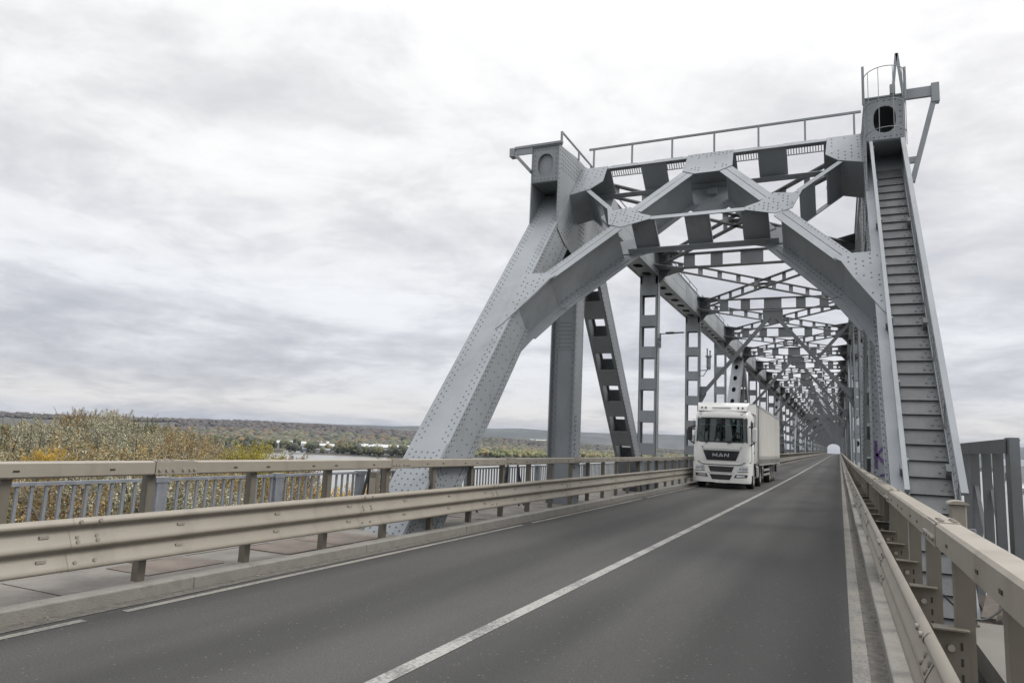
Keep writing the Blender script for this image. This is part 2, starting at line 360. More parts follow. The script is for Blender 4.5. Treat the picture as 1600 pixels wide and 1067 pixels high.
def rivscatter(b, poly, sp, sg, o, nrm, rows=None, jitter=0, margin=.05):
    us = [p[0] for p in poly]; ss = [p[1] for p in poly]
    def inside(u, s):
        c = False; j = len(poly)-1
        for i in range(len(poly)):
            if (poly[i][1] > s) != (poly[j][1] > s) and u < (poly[j][0]-poly[i][0])*(s-poly[i][1])/(poly[j][1]-poly[i][1])+poly[i][0]: c = not c
            j = i
        return c
    u = min(us); k = 0
    while u < max(us):
        s = min(ss)+(sp/2 if k % 2 else 0)
        while s < max(ss):
            if RS.random() < .72 and all(inside(u+du, s+ds) for du, ds in ((margin,0),(-margin,0),(0,margin),(0,-margin))) : b.rivet(PF(sg*u, s, o), nrm)
            s += sp
        u += sp*.8; k += 1

for sg in (-1, 1):
    # inclined end post: front cover plate, side webs, rear lacing
    b = MB()
    t = .03
    b.obox(PF(sg*UI if sg > 0 else -UO, -3.2, .03), (UO-UI, 0, 0), V(S_T)*14.0, NT*(D-.03), 0)   # box core
    b.obox(PF(sg*UI-.035 if sg > 0 else -UO-.035, -3.2, 0), (UO-UI+.07, 0, 0), V(S_T)*13.75, NT*.03, 0)      # front cover plate
    b.obox(PF(sg*UI-.035 if sg > 0 else -UO-.035, -3.2, D), (UO-UI+.07, 0, 0), V(S_T)*13.0, NT*.02, 0)
    xin = sg*UI - sg*.016; xn = V((-sg, 0, 0))
    b.obox(PF(min(sg*UI, sg*UI-sg*.016), -3.2, .03), (.016, 0, 0), V(S_T)*13.0, NT*.12, 0)
    b.obox(PF(min(sg*UI, sg*UI-sg*.016), -3.2, D-.12), (.016, 0, 0), V(S_T)*12.6, NT*.12, 0)
    if sg < 0:
        for uu, ph in ((-UI-.05, 0), (-UI-.13, .5), (-UO+.05, 0), (-UO+.13, .5)):
            s = -.2+ph*.15
            while s < 10.2: b.rivet(PF(uu, s, 0), -NT); s += .15
        for uu in (-3.75, -3.87, -3.62, -3.99):
            for k in range(14): b.rivet(PF(uu, .1+k*.12, 0), -NT)
        b.obox(PF(-UO-.02, -.6, -.018), (UO-UI+.04, 0, 0), V(S_T)*2.6, NT*.018, 0)
        for uu in (-UI-.07, -3.62, -3.74, -3.86, -3.98, -UO+.07):
            for k in range(20): b.rivet(PF(uu, -.5+k*.12+.06*(int(uu*100) % 2), -.018), -NT)
    for oo, ph in ((.07, 0), (.13, .5), (D-.06, 0), (D-.13, .5), (.36, .2), (.56, .7)):
        s = -.2+ph*.13; stp = .13 if oo not in (.36, .56) else .26
        while s < 10.6: b.rivet(PF(sg*UI-sg*.016 if oo < .15 or oo > D-.15 else sg*UI, s, oo), xn); s += stp
    for oo in (.2, .28, .44, .66):
        for k in range(16): b.rivet(PF(sg*UI, -.1+k*.11, oo), xn)
    o = bpart(b, 'end_post', [M['steel'], M['rivet'], M['seam']])
    # arch leg of the portal
    b = MB()
    member(b, (1.80, 8.80), (2.97, 7.00), .345, sg)
    for q0_, q1_ in (((1.66,8.98),(2.99,6.98)),((2.95,7.04),(3.46,6.0))):
        e1, e2 = off_line(q0_, q1_, -.27); e3, e4 = off_line(q0_, q1_, .17); pf_poly(b, [e1, e2, e4, e3], D, D+.02, sg)
    for k in range(20):
        tt = k/19; e1, e2 = off_line((1.80,8.80), (2.97,7.0), -.07); b.rivet(PF(sg*(e1[0]+(e2[0]-e1[0])*tt), e1[1]+(e2[1]-e1[1])*tt, D-.022), -NT)
        e1, e2 = off_line((1.80,8.80), (2.97,7.0), .13); b.rivet(PF(sg*(e1[0]+(e2[0]-e1[0])*tt), e1[1]+(e2[1]-e1[1])*tt, 0), -NT, r=.012)
    knee = [(2.80,6.97),(3.13,7.09),(3.64,7.09),(3.64,5.15),(3.54,5.32),(3.12,6.30),(2.92,6.84)]
    pf_poly(b, knee, -.018, .022, sg); pf_poly(b, [(2.80,6.97),(3.13,7.09),(3.46,7.09),(3.46,5.35),(3.12,6.30),(2.92,6.84)], D-.02, D+.01, sg)
    pf_poly(b, [(2.96,7.0),(2.985,7.01),(3.46,6.12),(3.46,6.06)], .02, D-.02, sg)
    for k in range(9):
        for j, oo in enumerate((.09,)): pass
    for k in range(13):
        tt = .05+k*.075
        P = (1.80+(2.97-1.80)*tt, 8.80+(7.0-8.80)*tt)
        b.rivet(PF(sg*(P[0]-.012*1), P[1]-.01, D-.09), V((-sg*.84, 0, 0))+V(S_T)*-.5)
    rivscatter(b, knee, .15, sg, -.018, -NT, margin=.06)
    bpart(b, 'portal_arch_leg')
    # upper diagonal
    b = MB()
    member(b, (.44, 11.09), (1.47, 9.48), .335, sg)
    bpart(b, 'portal_diagonal')
    # short corner stub with battens
    b = MB()
    member(b, (2.14, 9.68), (2.97, 10.76), .11, sg, seam=False, webspans=[(0, .36), (.66, 1.0)])
    bpart(b, 'portal_corner_brace')
    # middle gusset
    b = MB()
    gm = [(1.05,9.15),(1.32,9.30),(1.62,9.64),(2.06,9.55),(2.11,9.74),(2.20,9.64),(2.02,8.93),(1.69,8.76),(1.05,9.02)]
    pf_poly(b, gm, -.016, .0, sg); pf_poly(b, gm, D, D+.014, sg)
    rivscatter(b, gm, .12, sg, -.016, -NT)
    bpart(b, 'portal_gusset')
    b = MB()
    g1 = [(3.455,11.97),(2.70,11.97),(2.66,11.15),(2.93,10.80),(3.455,10.57)]
    pf_poly(b, g1, -.016, .006, sg); pf_poly(b, g1, D, D+.014, sg)
    pf_poly(b, [(3.455,10.57),(2.93,10.80),(2.94,10.83),(3.455,10.60)], .006, D, sg)
    rivscatter(b, g1, .17, sg, -.016, -NT, margin=.05)
    for k in range(11): b.rivet(PF(sg*3.41, 10.66+k*.122, -.016), -NT)
    bpart(b, 'portal_gusset')

# struts of the portal
b = MB()
for (a, c) in ((0, .022), (D-.022, D)):
    b.obox(PF(-1.07, 9.02, a), (2.14, 0, 0), V(S_T)*.13, NT*(c-a))
    if a > 0: b.obox(PF(-1.7, 8.96, a-.12), (3.4, 0, 0), V(S_T)*.02, NT*.12)
for x0, x1 in ((-1.52,-.95),(-.28,.28),(.95,1.52)):
    b.obox(PF(x0, 9.08, .022), (x1-x0, 0, 0), V(S_T)*.014, NT*(D-.044))
    b.obox(PF(x1-.008, 9.03, .022), (.008, 0, 0), V(S_T)*.05, NT*(D-.044))
b.obox(PF(-1.9, 8.94, D-.022), (3.8, 0, 0), V(S_T)*.13, NT*.022)
bpart(b, 'portal_strut')
b = MB()
b.obox(PF(-2.7, 11.85, 0), (5.4, 0, 0), V(S_T)*.12, NT*.022)
b.obox(PF(-3.4, 11.78, D-.022), (6.8, 0, 0), V(S_T)*.19, NT*.022)
b.obox(PF(-3.4, 11.78, D-.14), (6.8, 0, 0), V(S_T)*.02, NT*.12)
b.obox(PF(-2.7, 11.95, .022), (5.4, 0, 0), V(S_T)*.014, NT*.12)
for x0, x1 in ((-3.44,-2.62),(-1.80,-1.13),(-.62,.62),(1.13,1.80),(2.62,3.44)):
    b.obox(PF(x0, 11.88, .022), (x1-x0, 0, 0), V(S_T)*.014, NT*(D-.044))
gc = [(-.60,11.17),(-.56,12.0),(.56,12.0),(.60,11.17),(.29,10.97),(-.29,10.97)]
bpart(b, 'portal_top_strut')
b = MB()
pf_poly(b, gc, -.016, .0); pf_poly(b, [(-.75,11.1),(-.6,12.0),(.6,12.0),(.75,11.1),(.35,10.62),(-.35,10.62)], D, D+.014)
pf_poly(b, [(-.12,11.62),(.12,11.62),(.12,11.35),(-.12,11.35)], D-.10, D)
rivscatter(b, [(-.55,11.70),(-.55,12.0),(.55,12.0),(.55,11.70)], .12, 1, -.016, -NT, margin=.04)
rivscatter(b, [(-.55,11.2),(-.1,11.55),(-.1,11.05),(-.29,11.0)], .11, 1, -.016, -NT, margin=.04)
rivscatter(b, [(.55,11.2),(.1,11.55),(.1,11.05),(.29,11.0)], .11, 1, -.016, -NT, margin=.04)
bpart(b, 'portal_center_gusset')
# catwalk on top of the portal
b = MB()
x = -2.65
while x < 2.65:
    b.obox(PF(x, 12.02, .14), (.02, 0, 0), V(S_T)*.035, NT*.19); x += .062
for oo in (.14, .32): b.obox(PF(-2.7, 11.99, oo), (5.4, 0, 0), V(S_T)*.03, NT*.02)
bpart(b, 'catwalk_grating', [M['grate']])
for x0, x1 in ((-2.62,-1.92),(-1.45,-.72),(.50,1.22),(1.72,2.50)):
    b = MB(); b.obox(PF(x0, 12.0, .03), (x1-x0, 0, 0), V(S_T)*.06, NT*.10); bpart(b, 'catwalk_edge')
b = MB()
YR = 17.6
b.bar((C0-3.30, YR, 9.67), (C0+3.44, YR, 9.68), .05, .05, side=(0,1,0))
for i in range(7):
    xx = C0-3.16+i*(6.2/6*1.04); zt = 9.67
    b.bar((xx, YR, 9.0), (xx, YR, zt), .045, .045)
bpart(b, 'catwalk_railing')

# node plates, portal boxes with oval hand holes, brackets
for sg in (-1, 1):
    b = MB(); xi = C0+sg*UI; xo = C0+sg*UO
    poly = [(15.70,9.06),(15.70,7.08),(15.79,6.88),(16.28,6.64),(18.2,6.2),(19.6,6.6),(20.7,8.1),(20.9,9.22),(17.0,9.22)]
    b.prism([(xi, y, z) for y, z in poly], (-sg*.025, 0, 0))
    poly2 = [(15.70,9.06),(15.70,7.08),(16.6,6.4),(18.2,6.2),(19.6,6.6),(20.7,8.1),(20.9,9.22),(17.0,9.22)]
    b.prism([(xo, y, z) for y, z in poly2], (sg*.025, 0, 0))
    nx = (-sg, 0, 0); xr = xi-sg*.025
    for k in range(15): b.rivet((xr, 15.76, 7.2+k*.125), nx); 
    def rowyz(p, q_, sp=.12): b.rivline((xr, p[0], p[1]), (xr, q_[0], q_[1]), nx, sp)
    for j in range(5):   # rows along the chord
        rowyz((15.9, 8.96-j*.11), (19.8, 8.96-j*.11+ (.06)), .115)
    for j in range(4):   # rows down the end post
        rowyz((16.05+j*.12, 6.86-j*.02), (17.15+j*.12, 8.15), .12)
    for j in range(4):
        rowyz((17.35+j*.12, 6.55), (17.35+j*.12, 8.2), .12)
    for j in range(4):
        rowyz((18.5+j*.14, 8.3), (19.5+j*.11, 6.9+j*.1), .12)
    for j in range(4):
        rowyz((17.9+j*.2, 8.25-j*.02), (20.6, 8.25-j*.1), .12)
    bpart(b, 'node_plate')
    # front box
    b = MB()
    x0 = min(xi, xo); w = abs(xo-xi)
    b.holed((x0, 15.72, 8.14), (w, 0, 0), (0, 0, .92), (.5, .48), .208, .295, (0, .05, 0))
    b.box(x0, x0+w, 15.74, 17.2, 8.12, 8.14)
    b.box(x0-.03, x0+w+.03, 15.69, 17.4, 9.06, 9.09)
    for k in range(7):
        for xx in (x0+.06, x0+w-.06): b.rivet((xx, 15.72, 8.2+k*.13), (0,-1,0))
    for k in range(5): b.rivet((x0+.14+k*.105, 15.72, 8.99), (0,-1,0)); b.rivet((x0+.14+k*.105, 15.72, 8.2), (0,-1,0))
    if sg < 0: b.box(x0+.02, x0+w-.02, 15.80, 15.82, 8.15, 9.05)
    bpart(b, 'portal_box')
    b = MB()
    if sg < 0:
        b.box(C0-4.67, C0-3.35, 15.66, 15.74, 9.09, 9.15); b.box(C0-4.62, C0-4.17, 15.68, 15.72, 8.92, 9.09)
        b.bar((C0-4.70, 15.7, 9.0), (C0-4.18, 15.7, 8.42), .14, .08, side=(0,1,0)); b.box(C0-4.78, C0-4.66, 15.6, 15.8, 8.88, 9.10)
        b.bar((C0-3.42,15.8,9.09), (C0-3.42,15.8,9.44), .05,.05); b.bar((C0-3.42,15.8,9.44), (C0-3.42,19.8,9.44), .04,.04)
        for k in range(1, 4): b.bar((C0-3.42,15.8+k*1.3,9.2), (C0-3.42,15.8+k*1.3,9.44), .04,.04)
    else:
        b.box(C0+4.17, C0+4.78, 15.66, 15.74, 8.93, 9.14); b.box(C0+4.66, C0+4.80, 15.62, 15.78, 8.78, 9.18)
        b.bar((C0+4.73, 15.7, 8.95), (C0+4.27, 15.7, 7.15), .12, .10, side=(0,1,0)); b.box(C0+4.18, C0+4.36, 15.68, 15.74, 7.55, 7.68)
    bpart(b, 'outrigger_bracket')

# top chords: four-plate boxes with a row of oval openings below, one part per panel
YP = 17.7; PL = 9.1; NP = 45
ZB, ZT = 8.22, 9.22
def chord_mesh(detail):
    b = MB(); w = .70; h = ZT-ZB; c = .02
    b.box(-w/2, -w/2+c, 0, PL, 0, h); b.box(w/2-c, w/2, 0, PL, 0, h); b.box(-w/2-.03, w/2+.03, 0, PL, h, h+.02)
    b.box(-w/2-.05, -w/2+c, 0, PL, -.02, 0); b.box(w/2-c, w/2+.05, 0, PL, -.02, 0)
    if detail:
        n = 7
        for i in range(n): b.holed((-w/2+c, i*PL/n, .0), (w-2*c, 0, 0), (0, PL/n, 0), (.5, .5), .17, .30, (0, 0, .012), n=12)
        for xx, nx in ((-w/2, -1), (w/2, 1)):
            for z in (.10, .90, .50):
                y = .1
                while y < PL: b.rivet((xx, y, z), (nx,0,0), r=.02); y += .22
            b.box(xx-.01 if nx < 0 else xx, xx if nx < 0 else xx+.01, 5.4, 7.0, .16, .84)
            for z in (.25,.36,.47,.58,.69):
                for k in range(12): b.rivet((xx+nx*.01, 5.5+k*.125, z), (nx,0,0), r=.02)
        for k in range(5): b.box(w/2-.03, w/2, .5+k*1.9, .54+k*1.9, h+.02, h+.24)
        b.box(w/2-.03, w/2, .5, 8.2, h+.24, h+.27)
    else: b.box(-w/2+c, w/2-c, 0, PL, 0, .012)
    return b
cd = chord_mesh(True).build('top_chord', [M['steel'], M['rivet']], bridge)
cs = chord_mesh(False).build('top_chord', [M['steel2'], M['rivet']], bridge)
XL, XR_ = C0-3.81, C0+3.81
def rel(x, y, z): return (x-BP[0], y-BP[1], z-BP[2])
cnt = 0
def node_y(i): return YP+PL*i
for i in range(NP):
    y = node_y(i)+.05; sl = math.atan((prof(y+PL)-prof(y))/PL)
    for X in (XL, XR_):
        src = cd if i < 6 else cs
        if (i == 0 and X == XL): o = cd
        elif (i == 6 and X == XL): o = cs
        else: o = copy1(src)
        o.parent = bridge; o.location = rel(X, y+ (0 if i else 0), ZB+prof(y)); o.rotation_euler = (sl, 0, 0)

# ladder-like members in the truss planes
def ladder(b, P, Q, w, X0, X1, t=.09, bl=.44, gap=.79, start=.4, rv=False, lips=True):
    P, Q = V((0,)+P), V((0,)+Q); d = (Q-P); L_ = d.length; d.normalize(); n = V((0, -d.z, d.y))
    for x0, x1, sgn in ((X0, X0+.016, 1), (X1-.016, X1, -1)):
        b.obox(P+V((x0,0,0))-n*w/2, (x1-x0,0,0), n*w, d*L_)
        if lips:
            for nn in (-1, 1):
                xl = x0 if sgn > 0 else x1-t
                b.obox(P+V((xl,0,0))+n*(nn*w/2-(.016 if nn > 0 else 0)), (t,0,0), n*.016, d*L_)
    s = start
    while s+bl < L_:
        for nn in (-1, 1):
            b.obox(P+V((X0+.016,0,0))+n*(nn*(w/2+.002)-(.0 if nn > 0 else .012))+d*s, (X1-X0-.032,0,0), n*.012, d*bl)
        s += bl+gap
    if rv:
        for nn in (-1, 1):
            for q_ in (.05, .12):
                s = .1+(q_ > .1)*.07
                while s < L_:
                    b.rivet(P+V((X1,0,0))+n*nn*(w/2-q_)+d*s, (1,0,0)); b.rivet(P+V((X0,0,0))+n*nn*(w/2-q_)+d*s, (-1,0,0)); s += .16
def post_mesh(rv):
    b = MB(); ladder(b, (0, -1.9), (0, ZB), .42, -.35, .35, start=.75, rv=rv)
    b.box(-.334, .334, -.21, -.198, ZB-.62, ZB); b.box(-.334, .334, .198, .21, ZB-.62, ZB)
    return b
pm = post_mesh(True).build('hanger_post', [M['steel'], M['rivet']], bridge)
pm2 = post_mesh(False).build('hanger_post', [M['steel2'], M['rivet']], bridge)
f1 = f2 = True
for i in range(1, NP+1):
    y = node_y(i)
    for X in (XL, XR_):
        if i < 4:
            o = pm if f1 else copy1(pm); f1 = False
        else:
            o = pm2 if f2 else copy1(pm2); f2 = False
        o.parent = bridge; o.location = rel(X, y, prof(y))
# solid column under the first node
for sg, X in ((-1, XL), (1, XR_)):
    b = MB()
    for s2 in (-1, 1): b.box(X+s2*.35-(.03 if s2 > 0 else 0), X+s2*.35+(.03 if s2 < 0 else 0), 17.40, 18.02, -2, 8.2)
    b.box(X-.32, X+.32, 17.55, 17.58, -2, 8.2); b.box(X-.32, X+.32, 17.84, 17.87, -2, 8.2)
    for s2 in (-1, 1):
        b.box(X+s2*.32-(.12 if s2 > 0 else 0), X+s2*.32+(.12 if s2 < 0 else 0), 17.535, 17.55, -2, 8.2)
        for uu in (.23, .29):
            z = -.5+(uu > .25)*.08
            while z < 7.4: b.rivet((X+s2*uu, 17.535, z), (0,-1,0)); z += .17
    b.box(X-.20, X+.20, 17.54, 17.55, 4.1, 4.9)
    for k in range(7):
        for j in range(6): b.rivet((X-.16+j*.064, 17.54, 4.17+k*.11), (0,-1,0), r=.016)
    z = -.5
    while z < 7.4:
        b.rivet((X-sg*.35, 17.46, z), (-sg,0,0)); b.rivet((X-sg*.35, 17.96, z+.08), (-sg,0,0)); z += .16
    bpart(b, 'column')
# diagonals: descending ladder from the first node, box diagonal with oval holes rising to the next peak
def diag_desc(i, rv):
    b = MB(); y0 = node_y(i); ladder(b, (0, 0), (PL, -10.45), .62, -.35, .35, bl=.62, gap=.62, start=.9, rv=rv); return b
def diag_box(rv=True):
    b = MB(); P = V((0, 0, 0)); Q = V((0, PL, 10.45)); d = Q-P; L_ = d.length; d.normalize(); n = V((0, -d.z, d.y)); w = .78
    for x in (-.35, .33): b.obox(P+V((x,0,0))-n*w/2, (.02,0,0), n*w, d*L_)
    nc = 12
    for nn in (-1, 1):
        for k in range(nc):
            b.holed(P+V((-.33,0,0))+n*nn*w/2+d*(k*L_/nc), (.66,0,0), d*(L_/nc), (.5,.5), .13, .25, n*(-nn*.012), n=12)
    return b
dd = diag_desc(0, True).build('diagonal', [M['steel'], M['rivet']], bridge)
db = diag_box().build('diagonal', [M['steel'], M['rivet']], bridge)
fd = fb = True
for k in range(0, NP//4+1):
    for X in (XL, XR_):
        i = 4*k
        if i < NP:
            y = node_y(i); o = dd if fd else copy1(dd); fd = False
            o.parent = bridge; o.location = rel(X, y, 8.6+prof(y))
        i = 4*k+3
        if i < NP:
            y = node_y(i); o = db if fb else copy1(db); fb = False
            o.parent = bridge; o.location = rel(X, y, -1.85+prof(y))

# cross beams
def beam_mesh():
    b = MB(); z0, z1 = 8.50, 9.07
    b.box(-3.46, 3.46, -.15, .15, z0, z0+.03); b.box(-3.46, 3.46, -.15, .15, z1-.03, z1)
    for x0, x1 in ((-.40,.40),(1.06,1.49),(2.10,2.50),(2.98,3.46),(-1.49,-1.06),(-2.50,-2.10),(-3.46,-2.98)):
        b.box(x0, x1, -.06, -.045, z0+.03, z1-.03); b.box(x0, x1, .045, .06, z0+.03, z1-.03)
    for s in (-1, 1):
        b.prism([(s*3.46,-1.05,z0-.03),(s*2.55,-.25,z0-.03),(s*2.55,.25,z0-.03),(s*3.46,1.05,z0-.03)], (0,0,.03))
        b.prism([(s*3.46,-1.05,z1),(s*2.55,-.25,z1),(s*2.55,.25,z1),(s*3.46,1.05,z1)], (0,0,.02))
        b.prism([(s*3.46,-.02,z0-.03),(s*3.46,-.02,z0-.55),(s*3.0,-.02,z0-.03)], (0,.04,0))
    return b
bm = beam_mesh().build('cross_beam', [M['steel2']], bridge); first = True
for i in range(1, NP+1):
    y = node_y(i); o = bm if first else copy1(bm); first = False
    o.parent = bridge; o.location = rel(C0, y, prof(y))
# lateral bracing in the top plane
def lat_mesh(s):
    b = MB(); P = V((-s*3.2, .45, 0)); Q = V((s*3.2, PL-.45, 0)); d = (Q-P); L_ = d.length; d.normalize(); n = V((-d.y, d.x, 0))
    for z in (8.58, 8.92): b.obox(P+V((0,0,z))-n*.09, d*L_, n*.18, (0,0,.035))
    t = .5
    while t < L_-.5: b.obox(P+V((0,0,8.615))+d*t-n*.006, d*.24, n*.012, (0,0,.305)); t += 1.04
    if s > 0: b.obox(V((-.45, PL/2-.22, 8.74)), (.9,0,0), (0,.44,0), (0,0,.02))
    return b
la = lat_mesh(1).build('lateral_brace', [M['steel2']], bridge); lb = lat_mesh(-1).build('lateral_brace', [M['steel2']], bridge)
for i in range(NP):
    y = node_y(i); sl = math.atan((prof(y+PL)-prof(y))/PL)
    for src in (la, lb):
        o = src if i == 0 else copy1(src)
        o.parent = bridge; o.location = rel(C0, y, prof(y)); o.rotation_euler = (sl, 0, 0)
# sway frames under every second beam
def sway_mesh():
    b = MB(); z0 = 8.46
    b.prism([(-.46,-.03,z0),(.46,-.03,z0),(.46,-.03,8.05),(.15,-.03,7.75),(-.15,-.03,7.75),(-.46,-.03,8.05)], (0,.06,0))
    for s in (-1, 1):
        b.bar((s*.16,0,8.12), (s*3.40,0,4.25), .15, .17, side=(0,1,0))
        b.bar((s*3.40,0,7.75), (s*1.95,0,6.05), .12, .14, side=(0,1,0))
        b.prism([(s*3.46,-.03,4.7),(s*3.46,-.03,3.7),(s*3.15,-.03,4.3),(s*3.15,-.03,4.7)], (0,.06,0))
    return b
sw = sway_mesh().build('sway_frame', [M['steel2']], bridge); first = True
def knee_mesh():
    b = MB()
    for s in (-1, 1):
        b.prism([(s*3.46,-.25,3.3),(s*3.46,-.25,4.9),(s*1.3,-.25,7.9),(s*.5,-.25,7.9)], (0,.5,0))
        b.prism([(s*3.46,-.2,8.4),(s*3.46,-.2,6.6),(s*2.2,-.2,8.4)], (0,.4,0))
    b.box(-3.46, 3.46, -.25, .25, 7.4, 8.45)
    return b
kn = knee_mesh().build('inner_portal_frame', [M['steel2']], bridge); firstk = True
for i in range(2, NP+1, 2):
    y = node_y(i)
    if i >= 14 and (i-14) % 4 == 0:
        o = kn if firstk else copy1(kn); firstk = False
    else:
        o = sw if first else copy1(sw); first = False
    o.parent = bridge; o.location = rel(C0, y, prof(y))
# far end portal with a round-topped opening
b = MB(); yE = node_y(NP)+.3; pts = [(-3.46,9.1),(-3.46,0)]
pts = [(-4.2,-1),( -4.2,9.2),(4.2,9.2),(4.2,-1),(3.2,-1),(3.2,3.2)]+[(3.2*math.cos(t*PI/12),3.2+2.3*math.sin(t*PI/12)) for t in range(1,12)]+[(-3.2,3.2),(-3.2,-1)]
b.prism([(C0+x, yE, z) for x, z in pts], (0,.6,0)); bpart(b, 'far_portal', [M['steel2']])
# bottom chords, cross girders and stringers under the road
b = MB()
for X in (XL, XR_):
    ys = ysteps(8, 430)
    for a, c in zip(ys, ys[1:]): b.box(X-.35, X+.35, a, c, -2.4, -1.5)
bpart(b, 'bottom_chord', [M['steel2']])
b = MB()
for i in range(-1, NP):
    y = node_y(i); b.box(C0-4.1, C0+5.2, y-.12, y+.12, -1.45, -.3)
for xx in (-2.6,-.9,.9,2.6,4.3):
    ys = ysteps(-14, 430)
    for a, c in zip(ys, ys[1:]): b.box(C0+xx-.1, C0+xx+.1, a, c, -.9, -.28)
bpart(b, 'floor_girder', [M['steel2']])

# ------------------------------------------------------------------ stair up the right end post
st = empty('access_stair', PF(3.88, .8, 0), 'steep grey steel stair climbing the sloping right end post, with flat handrails', 'stair')
def spart(par, b, name, mats, warp=True):
    o = b.build(name, mats, None, warp=warp); o.parent = par; o.matrix_parent_inverse = Matrix.Translation(-par.location); return o
b = MB(); b.obox(PF(3.62, -3.2, -.012), (.50, 0, 0), V(S_T)*13.3, NT*.012); spart(st, b, 'backing_plate', [M['steeldark']])
s_ = .9479-.2827*9; k = 0; b = MB()
while s_ < 9.9:
    b.obox(PF(3.64, s_, -.040), (.48, 0, 0), V(S_T)*.008, NT*.028); b.obox(PF(3.64, s_-.005, -.044), (.48, 0, 0), V(S_T)*.013, NT*.004)
    for uu, oo in ((4.08, 0), (4.0, 0)): b.rivet(PF(uu, s_+.1, -.012), -NT, r=.022); 
    b.rivet(PF(4.05, s_+.2, -.012), -NT, r=.022)
    s_ += .2827; k += 1
spart(st, b, 'treads', [M['steeldark'], M['rivet']])
for u0, nm in ((3.60, 'stringer'), (4.12, 'stringer')):
    b = MB(); b.obox(PF(u0, .2, -.10), (.02, 0, 0), V(S_T)*9.8, NT*.09)
    for k in range(3): b.obox(PF(u0-.06, 1.8+k*3.0, -.17), (.06,0,0), V(S_T)*.12, NT*.14)
    spart(st, b, nm, [M['steel2']])
for u0, nm in ((3.50, 'handrail'), (4.05, 'handrail')):
    b = MB(); b.obox(PF(u0-.01, .80, -1.0), (.055 if u0 < 4 else .075, 0, 0), V(S_T)*8.75, NT*.05)
    for k in range(7): b.bar(PF(u0+.05, 1.3+k*1.35, -.95), PF(u0+.09, 1.3+k*1.35, -.02), .035, .035)
    if u0 > 4:
        b.obox(PF(u0+.06, .9, -.52), (.012,0,0), V(S_T)*8.6, NT*.03)
        # expanded mesh infill
        t = 1.0
        while t < 9.3:
            b.bar(PF(u0+.07, t, -.52), PF(u0+.07, t+.22, -.18), .010, .010); b.bar(PF(u0+.07, t+.22, -.52), PF(u0+.07, t, -.18), .010, .010); t += .13
    spart(st, b, nm, [M['steel']])
# safety cage above the stair
b = MB()
def arc(z, y0=15.0, r_=.38, dy=.0, a0=180, a1=360):
    return [(C0+3.81+math.cos(math.radians(a))*r_, y0+math.sin(math.radians(a))*r_*1.15, z) for a in range(a0, a1+1, 12)]
for z in (8.15, 8.75, 9.45): b.tube(arc(z, 15.55), .009, 5)
for a in (180, 215, 250, 290, 325, 360):
    xx = C0+3.81+math.cos(math.radians(a))*.38; yy = 15.55+math.sin(math.radians(a))*.437
    b.tube([(xx, yy, 7.9), (xx, yy, 9.45)], .007, 5)
b.bar((C0+3.42, 15.6, 8.9), (C0+3.42, 15.6, 9.75), .05, .05); b.bar((C0+4.19, 15.6, 8.9), (C0+4.19, 15.6, 9.6), .05, .05)
b.bar((C0+3.97, 15.7, 9.1), (C0+4.06, 15.7, 9.98), .055, .055); b.bar((C0+4.17, 15.7, 9.0), (C0+4.07, 15.7, 9.98), .055, .055); b.box(C0+3.92, C0+4.02, 15.66, 15.74, 9.1, 9.3)
spart(st, b, 'safety_cage', [M['steel']])
for kk in range(3):
    b = MB(); 

